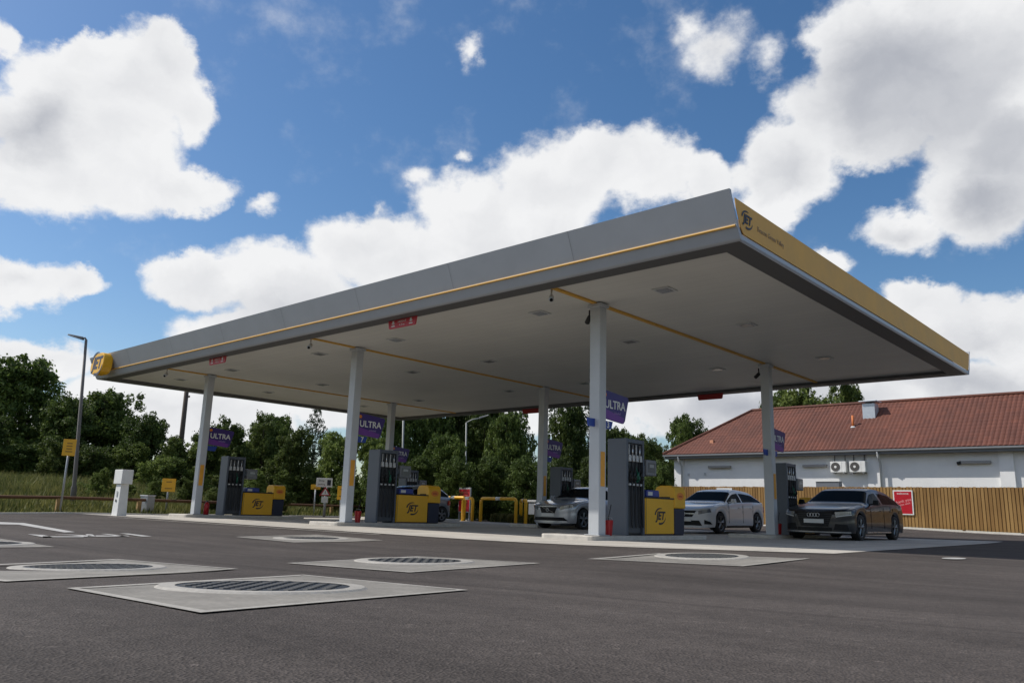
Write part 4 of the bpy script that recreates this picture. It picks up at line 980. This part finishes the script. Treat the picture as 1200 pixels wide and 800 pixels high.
# ---------------------------------------------------------------- vegetation
def crown_mesh(seed,n,kind):
    q=random.Random(seed); V=[];Fc=[]
    blobs=[]
    if kind=='broad':
        blobs+=[(0,0,1.60,.36),(.1,-.1,1.30,.42),(-.15,.1,1.0,.5),(.1,.1,.65,.5)]
        for k in range(30):
            a=q.uniform(0,2*PI); zz=q.random()**.8; rr=math.sqrt(max(0,1-(2*zz-1)**2*.85))*q.uniform(.30,.80)*(1-.22*zz)
            blobs.append((rr*math.cos(a),rr*math.sin(a),.12+zz*1.62,q.uniform(.22,.42)))
    elif kind=='shrub':
        for k in range(26):
            a=q.uniform(0,2*PI); zz=q.random(); rr=q.uniform(.2,.95)*(1-.55*zz)
            blobs.append((rr*math.cos(a),rr*math.sin(a),.1+zz*1.6,q.uniform(.18,.38)))
    else:
        for k in range(46):
            zz=k/45; a=k*2.4; rr=(1-zz)**.75*.72*q.uniform(.7,1.1)+.03
            blobs.append((rr*math.cos(a),rr*math.sin(a),.15+zz*1.85,.10+.24*(1-zz)))
    tot=sum(b[3]**2 for b in blobs)
    sprig=[]
    for b in blobs:
        m_=int(n*b[3]**2/tot); subs=[]
        for _ in range(16):
            d=Vector((q.gauss(0,1),q.gauss(0,1),q.gauss(.25,1))).normalized(); e=b[3]*q.uniform(.55,1.12); subs.append((Vector((b[0]+d.x*e,b[1]+d.y*e,b[2]+d.z*e*.85)),b[3]*q.uniform(.16,.42)))
        for _ in range(m_):
            d=Vector((q.gauss(0,1),q.gauss(0,1),q.gauss(0,1))).normalized(); sb=q.choice(subs); rad=sb[1]*q.uniform(.4,1.0)**.5*(1.5 if q.random()<.12 else 1)
            p=sb[0]+Vector((d.x*rad,d.y*rad,d.z*rad*.8))
            s=q.uniform(.018,.040)*(1.0 if kind!='conifer' else .8)
            t=(d+Vector((q.gauss(0,.8),q.gauss(0,.8),q.gauss(0,.8)))).normalized(); u_=t.cross(Vector((q.gauss(0,1),q.gauss(0,1),q.gauss(0,1)))).normalized(); w=t.cross(u_)
            o=len(V); V+= [tuple(p-u_*s),tuple(p+w*s*.55),tuple(p+u_*s),tuple(p-w*s*.55)]; Fc.append((o,o+1,o+2,o+3))
    me=bpy.data.meshes.new('crown'); me.from_pydata(V,[],Fc); return me,blobs
def trunk_mesh(blobs,seed):
    q=random.Random(seed); mb=MB(); mb.tube([(0,0,-.15),(.01,0,.25),(.03,.02,.6),(.0,.03,1.2)],[.055,.045,.035,.015],8)
    for k in range(9):
        b=q.choice(blobs); z0=q.uniform(.2,.8); mb.tube([(.01,.01,z0),((b[0])*.5,b[1]*.5,(z0+b[2])*.5+.03),(b[0],b[1],b[2])],[.022,.014,.006],5)
    me=bpy.data.meshes.new('trunk'); me.from_pydata(mb.v,[],mb.f); me.materials.append(mat('bark',(.07,.055,.04),.9,vary=.2)); return me
VAR={}
for kind,mm,seeds,n in (('broad',M_leafA,(1,2,3),36000),('shrub',M_leafB,(11,12,13),28000),('conifer',M_leafC,(21,22),14000),('dark',M_leafD,(31,32),36000)):
    VAR[kind]=[]
    for s in seeds:
        me,bl=crown_mesh(s,n,'broad' if kind=='dark' else kind); me.materials.append(mm); VAR[kind].append((me,trunk_mesh(bl,s)))
tq=random.Random(5)
def tree(px,ytop,d,hw,kind,label,group,zbase=None,cat='tree',squash=1.0):
    p=at(px,ytop,d); hz=terrain(p.x,p.y); H=p.z-hz
    rad=hw*d/F
    v=tq.choice(VAR[kind]); nm={'broad':'broadleaf_tree','shrub':'shrub','conifer':'conifer_tree','dark':'broadleaf_tree'}[kind]
    r=thing(nm,label,cat,(p.x,p.y,hz-.1),tq.uniform(0,6.28),group=group)
    sc=(rad*1.02,rad*1.02,(H+.1)/(2.05 if kind!='shrub' else 1.95))
    for me,n_ in ((v[1],'trunk'),(v[0],'crown')):
        o=bpy.data.objects.new(n_,me); col.objects.link(o); o.parent=r; o.scale=sc
    return r
G1='trees beyond the left verge'; G2='trees behind the canopy'; G3='shrubs along the verge'
T='tall spreading broadleaf tree '
tree(25,420,50,74,'broad',T+'at the left edge, highest crown on the left',G1)
tree(-75,430,52,70,'broad',T+'just cut off by the left edge of the view',G1)
tree(82,462,47,50,'dark','dark rounded tree filling the gap between the two tall left trees',G1)
tree(134,448,50,58,'broad','rounded broadleaf tree right of the tall street lamp',G1)
tree(176,484,46,36,'dark','dark lower tree between the rounded tree and the wooden pole',G1)
tree(-20,480,44,50,'dark','dark lower tree under the tall crown at the left edge',G1)
for k,(x,y,w_) in enumerate([(-60,520,34),(-15,515,34),(30,520,34),(72,515,34),(112,520,34),(152,518,34),(192,525,30),(228,545,28),(262,552,28),(298,550,28),(335,552,28),(370,550,28),(410,552,28),(440,548,26)]):
    tree(x,y,42+k%3,w_,'shrub' if k%2 or x>185 else 'broad','low dark bush in the belt '+['cut off by the left edge','at the left edge','under the tall left tree','left of the tall street lamp','right of the tall street lamp','above the white post','left of the wooden pole','behind the far left column','behind the far left purple sign','behind the first yellow cabinet','left of the white direction sign','behind the white direction sign','behind the second column','behind the second column pump'][k],'dark bushes along the back of the verge',cat='bush')
for k,(x,y,d,hw,kd,lab) in enumerate([(205,512,44,32,'shrub','behind the wooden pole'),(240,503,46,36,'shrub','right behind the far left column'),(275,492,47,36,'shrub','behind the far left purple sign'),(312,488,48,36,'shrub','above the first yellow litter bin'),
      (345,500,44,34,'shrub','between the far left pumps and the second column'),(372,474,54,30,'conifer','rising as a thin spike left of the second column'),(398,492,47,36,'shrub','directly left of the second column'),(438,490,46,36,'shrub','behind the second column sign'),
      (322,482,55,40,'broad','behind the pale shrubs, above the first litter bin'),(256,494,55,36,'broad','above the far left purple sign')]):
    tree(x,y,d,hw,kd,({'shrub':'pale green leafy shrub ','conifer':'slender feathery tree ','broad':'mid green tree '}[kd])+lab,G3 if kd=='shrub' else G2,cat='shrub' if kd=='shrub' else 'tree')
words=['behind the rear left column','behind the third purple sign','behind the pale street lamp','left of the red poster stand','behind the wide yellow hoop','right of the wide yellow hoop','left of the rear middle column','behind the rear middle column','behind the silver hatchback','behind the nearest column','right of the nearest column sign','behind the tall pump of the nearest column']
for k,(x,y,d,hw,kd) in enumerate([(470,470,48,40,'dark'),(505,458,50,42,'dark'),(540,462,52,40,'dark'),(525,500,44,32,'broad'),(572,455,50,40,'dark'),(600,470,47,34,'broad'),(612,478,52,28,'conifer'),(652,458,52,30,'conifer'),(668,470,49,32,'broad'),(690,462,54,34,'conifer'),(722,492,50,34,'broad'),(752,506,48,30,'broad')]):
    tree(x,y,d,hw,kd,('dense dark green tree ' if kd!='conifer' else 'tall ragged evergreen ')+words[k],G2)
for k,(x,y,hw) in enumerate([(455,530,30),(495,535,30),(535,535,30),(575,535,30),(615,535,30),(655,535,30),(695,535,30),(735,535,30),(770,540,24)]):
    tree(x,y,41+ (k%2),hw,'dark','low dark bush in the hedge '+['behind the small grey hatchback','left of the red poster stand','behind the red poster stand','behind the wide yellow hoop','left of the rear middle column','behind the silver hatchback bonnet','behind the nearest column foot','behind the nearest pump','beside the left corner of the white building'][k],'dark hedge bushes behind the forecourt',cat='bush')
tree(804,483,54,34,'broad','round dark crowned tree just left of the red roof',G2)
tree(770,512,50,24,'broad','lower green tree between the pump and the red roof',G2)
tree(946,430,52,62,'shrub','evergreen tree top showing above the red roof',G2)
tree(990,438,54,44,'shrub','narrow evergreen tip right of the one above the red roof',G2)
for k,(x,y) in enumerate([(118,548),(90,560),(150,565),(30,560),(185,560),(222,560),(-30,556),(330,565),(290,562),(255,566)]):
    tree(x,y,34+k%3,20,'shrub','pale bramble clump on the verge '+['right of the tall street lamp','behind the tall street lamp','above the white post','at the left edge','left of the wooden pole','behind the far left column','cut off by the left edge','left of the white direction sign','behind the first yellow litter bin','behind the far left pump'][k],'bramble clumps on the verge',cat='bush')
# long grass and low plants: stuff
mb=MB(); q=random.Random(9); V=[];Fc=[]
def blade(x,y,hh,w):
    z=terrain(x,y)-.02; a=q.uniform(0,2*PI); dx,dy=math.cos(a)*w,math.sin(a)*w; lx,ly=q.gauss(0,.25)*hh,q.gauss(0,.25)*hh
    o=len(V); V.extend([(x-dx,y-dy,z),(x+dx,y+dy,z),(x+lx*.4+dx*.7,y+ly*.4+dy*.7,z+hh*.6),(x+lx*.4-dx*.7,y+ly*.4-dy*.7,z+hh*.6),(x+lx,y+ly,z+hh)]); Fc.append((o,o+1,o+2,o+3)); Fc.append((o+3,o+2,o+4))
n=0
while n<95000:
    y=q.uniform(-14,26); d=q.random()**1.1*20+.12; x=edge_left(y)-d
    if d<1.6: hh=q.uniform(.08,.28)
    else: hh=q.uniform(.25,.5)+.55*S(2,9,d)*q.uniform(.5,1.1)
    blade(x,y,hh,q.uniform(.012,.03)); n+=1
me=bpy.data.meshes.new('verge_grass'); me.from_pydata(V,[],Fc); me.materials.append(M_blade); o=bpy.data.objects.new('verge_grass',me); col.objects.link(o)
tag(o,'long rough yellow green grass covering the verge behind the knee rail','grass',kind='stuff')
V=[];Fc=[]
for _ in range(26000):
    x=q.uniform(-26,-17.9); y=25.6+q.random()*7
    hh=q.uniform(.1,.5)
    blade(x,y,hh,q.uniform(.015,.03))
for _ in range(9000):
    x=-21.3+q.random()*2.6; y=17.5+q.gauss(0,.18); z=gz(x,y); hh=q.uniform(.1,.42); s=.02
    o=len(V); V.extend([(x-s,y,z),(x+s,y,z),(x+q.gauss(0,.06)+s*.5,y+q.gauss(0,.05),z+hh),(x+q.gauss(0,.06)-s*.5,y,z+hh)]); Fc.append((o,o+1,o+2,o+3))
me=bpy.data.meshes.new('planting'); me.from_pydata(V,[],Fc); me.materials.append(M_blade); o=bpy.data.objects.new('low_planting',me); col.objects.link(o)
tag(o,'low grassy planting behind the forecourt and the yellow hoops','planting',kind='stuff')
# ---------------------------------------------------------------- light and sky
SX,SY=-.79,-.49; el=math.atan2(1,math.hypot(SX,SY)); to_sun=Vector((SX,SY,1)).normalized()
ld=bpy.data.lights.new('sun','SUN'); ld.energy=4.3; ld.angle=math.radians(.53); ld.color=(1,.955,.89); lo=bpy.data.objects.new('sun',ld); col.objects.link(lo)
lo.rotation_euler=to_sun.to_track_quat('Z','Y').to_euler(); lo.location=(0,0,50)
w=bpy.data.worlds.new('World'); scn.world=w; w.use_nodes=True; nt=w.node_tree; N=nt.nodes; L=nt.links; N.clear()
out=N.new('ShaderNodeOutputWorld'); bg=N.new('ShaderNodeBackground'); bg.inputs['Strength'].default_value=.11; L.new(bg.outputs[0],out.inputs[0])
sky=N.new('ShaderNodeTexSky'); sky.sky_type='NISHITA'; sky.sun_disc=False; sky.sun_elevation=el; sky.sun_rotation=math.atan2(SX,SY); sky.air_density=1.0; sky.dust_density=.8; sky.ozone_density=2.0; sky.altitude=50
tc=N.new('ShaderNodeTexCoord'); DIR=tc.outputs['Generated']
def M(op,a,b=None,c=None,clamp=False):
    n=N.new('ShaderNodeMath'); n.operation=op; n.use_clamp=clamp
    for i,v in enumerate((a,b,c)):
        if v is None: continue
        if isinstance(v,(int,float)): n.inputs[i].default_value=v
        else: L.new(v,n.inputs[i])
    return n.outputs[0]
def smooth(x,a,b,lo=0,hi=1):
    n=N.new('ShaderNodeMapRange'); n.interpolation_type='SMOOTHSTEP'; n.inputs[1].default_value=a; n.inputs[2].default_value=b; n.inputs[3].default_value=lo; n.inputs[4].default_value=hi; L.new(x,n.inputs[0]); return n.outputs[0]
nrm=N.new('ShaderNodeVectorMath'); nrm.operation='NORMALIZE'; L.new(DIR,nrm.inputs[0])
def noise_at(vec,sc,det,ro,zs=1.3):
    mp=N.new('ShaderNodeMapping'); mp.inputs['Scale'].default_value=(1,1,zs); L.new(vec,mp.inputs[0])
    n=N.new('ShaderNodeTexNoise'); n.inputs['Scale'].default_value=sc; n.inputs['Detail'].default_value=det; n.inputs['Roughness'].default_value=ro; L.new(mp.outputs[0],n.inputs['Vector']); return n
# azimuth / elevation in degrees
def azel(vec):
    sp=N.new('ShaderNodeSeparateXYZ'); L.new(vec,sp.inputs[0])
    az=M('MULTIPLY',M('ARCTAN2',sp.outputs[0],sp.outputs[1]),180/PI); ele=M('MULTIPLY',M('ARCSINE',sp.outputs[2]),180/PI)
    cb_=N.new('ShaderNodeCombineXYZ'); L.new(az,cb_.inputs[0]); L.new(ele,cb_.inputs[1]); return cb_.outputs[0],ele
# warp the lookup so cloud outlines billow
wn=noise_at(nrm.outputs[0],11,9,.62); wv=N.new('ShaderNodeVectorMath'); wv.operation='SUBTRACT'; L.new(wn.outputs['Color'],wv.inputs[0]); wv.inputs[1].default_value=(.5,.5,.5)
ws=N.new('ShaderNodeVectorMath'); ws.operation='SCALE'; ws.inputs['Scale'].default_value=.075; L.new(wv.outputs[0],ws.inputs[0])
wa=N.new('ShaderNodeVectorMath'); wa.operation='ADD'; L.new(nrm.outputs[0],wa.inputs[0]); L.new(ws.outputs[0],wa.inputs[1])
wnn=N.new('ShaderNodeVectorMath'); wnn.operation='NORMALIZE'; L.new(wa.outputs[0],wnn.inputs[0])
AE,_=azel(wnn.outputs[0]); AE0,ELE=azel(nrm.outputs[0])
def pix_azel(x,y):
    d=(fw+rt*((x-600)/F)+up*((400-y)/F)).normalized(); return Vector((math.degrees(math.atan2(d.x,d.y)),math.degrees(math.asin(d.z)),0))
def blob(src,cx,cy,rx,ry):
    c=pix_azel(cx,cy); a=pix_azel(cx+rx,cy)-c; b=pix_azel(cx,cy+ry)-c
    mp=N.new('ShaderNodeMapping'); mp.vector_type='TEXTURE'; mp.inputs['Location'].default_value=c; mp.inputs['Rotation'].default_value=(0,0,math.atan2(a.y,a.x)); mp.inputs['Scale'].default_value=(a.length,b.length,1)
    L.new(src,mp.inputs[0]); g=N.new('ShaderNodeTexGradient'); g.gradient_type='SPHERICAL'; L.new(mp.outputs[0],g.inputs[0]); return g.outputs['Fac']
def union(src,bl):
    acc=None
    for b in bl:
        f=blob(src,*b[:4])
        if len(b)>4: f=M('MULTIPLY',f,b[4])
        acc=f if acc is None else M('SMOOTH_MAX',acc,f,.12)
    return acc
CL=[(60,115,95,80),(150,95,95,75),(195,75,50,45),(60,200,100,75),(150,200,95,75),(215,222,70,38),(110,60,60,35),(306,238,40,22,.5),(0,50,30,40,.7),
    (20,335,110,45),(95,335,45,30,.9),(235,325,75,42),(330,325,110,60),(430,290,95,55),(480,310,90,60),(560,265,95,80),(640,225,95,85),(690,195,65,55),(760,205,75,65),(820,205,55,40,.85),(600,330,150,80),(300,390,120,50),
    (1080,60,185,120),(985,130,110,90),(1150,150,120,75),(930,195,85,70),(905,235,60,45,.8),(845,55,75,65,.40),(815,30,50,40,.33),(900,70,50,60,.40),(1200,60,120,120),(1010,165,90,50),(865,205,40,30,.5),(135,155,90,60),(1000,60,80,70),(225,120,40,60,.8),(250,215,50,30,.8),
    (1150,235,110,75),(1055,270,80,42,.8),(1210,215,80,70),(1075,350,65,32),(1130,385,110,50),(1190,385,80,60),(970,300,40,22,.6),
    (558,65,20,28,.36),(498,210,30,24,.36),(545,182,14,20,.3),(440,243,30,12,.3),(525,228,30,16,.32),
    (35,425,110,42),(170,470,120,50),(260,480,130,50),(400,470,130,45),(700,470,200,50),(900,470,220,60),(1100,450,200,50),(1000,470,150,40),(200,500,220,40)]
D=union(AE,CL)
fb=noise_at(nrm.outputs[0],9,12,.6,1.2); fine=M('MULTIPLY',M('SUBTRACT',fb.outputs['Fac'],.5),1.25)
dens=M('ADD',M('MULTIPLY',D,1.6),M('MULTIPLY',fine,smooth(D,0,.22,.30,1.25)))
# scattered cumulus everywhere else in the sky
gen=noise_at(nrm.outputs[0],2.6,10,.6,2.2)
dotf=N.new('ShaderNodeVectorMath'); dotf.operation='DOT_PRODUCT'; L.new(nrm.outputs[0],dotf.inputs[0]); dotf.inputs[1].default_value=fw
aw=smooth(dotf.outputs['Value'],.72,.55)
dens2=M('MULTIPLY',smooth(gen.outputs['Fac'],.47,.62),aw)
alpha=M('MAXIMUM',smooth(dens,.17,.62),dens2)
# relief: density towards the sun against density here
off=N.new('ShaderNodeVectorMath'); off.operation='ADD'; L.new(wnn.outputs[0],off.inputs[0]); ss=(-rt*.03+up*.035); off.inputs[1].default_value=ss
fb2=noise_at(off.outputs[0],5,7,.55,1.2); fb3=noise_at(wnn.outputs[0],5,7,.55,1.2)
rel=M('SUBTRACT',fb3.outputs['Fac'],fb2.outputs['Fac'])
GR=[(45,150,75,55,.8),(30,330,60,22,.35),(330,360,130,45,.55),(640,300,170,55,.45),(1070,110,210,130,1.25),(1180,170,120,80,1.1),(930,210,80,60,.55),(1160,240,110,60,1.0),(1050,275,70,30,.7),(1150,400,90,40,.55),(900,480,260,50,1.0),(1150,450,200,45,.9),(200,480,120,30,.4),(840,60,50,50,.4)]
GD=union(AE,GR)
shade=M('ADD',M('ADD',M('MULTIPLY',smooth(GD,.0,.95),.75),M('MULTIPLY',rel,1.0)),M('MULTIPLY',smooth(dens,.6,1.6),.12),clamp=True)
ramp=N.new('ShaderNodeMix'); ramp.data_type='RGBA'; ramp.inputs[6].default_value=(8.1,8.15,8.25,1); ramp.inputs[7].default_value=(3.7,3.9,4.4,1); L.new(shade,ramp.inputs[0])
hs=N.new('ShaderNodeHueSaturation'); hs.inputs['Saturation'].default_value=1.24; hs.inputs['Value'].default_value=1.05; L.new(sky.outputs[0],hs.inputs['Color'])
mix=N.new('ShaderNodeMix'); mix.data_type='RGBA'; L.new(M('MULTIPLY',alpha,smooth(ELE,-1,2)),mix.inputs[0]); L.new(hs.outputs[0],mix.inputs[6]); L.new(ramp.outputs[2],mix.inputs[7])
L.new(mix.outputs[2],bg.inputs['Color'])
scn.view_settings.view_transform='Standard'; scn.view_settings.look='None'; scn.view_settings.exposure=0.0; scn.view_settings.gamma=1
scn.cycles.max_bounces=8; scn.cycles.diffuse_bounces=4; scn.cycles.transparent_max_bounces=4
w.cycles.sampling_method='MANUAL'; w.cycles.sample_map_resolution=512
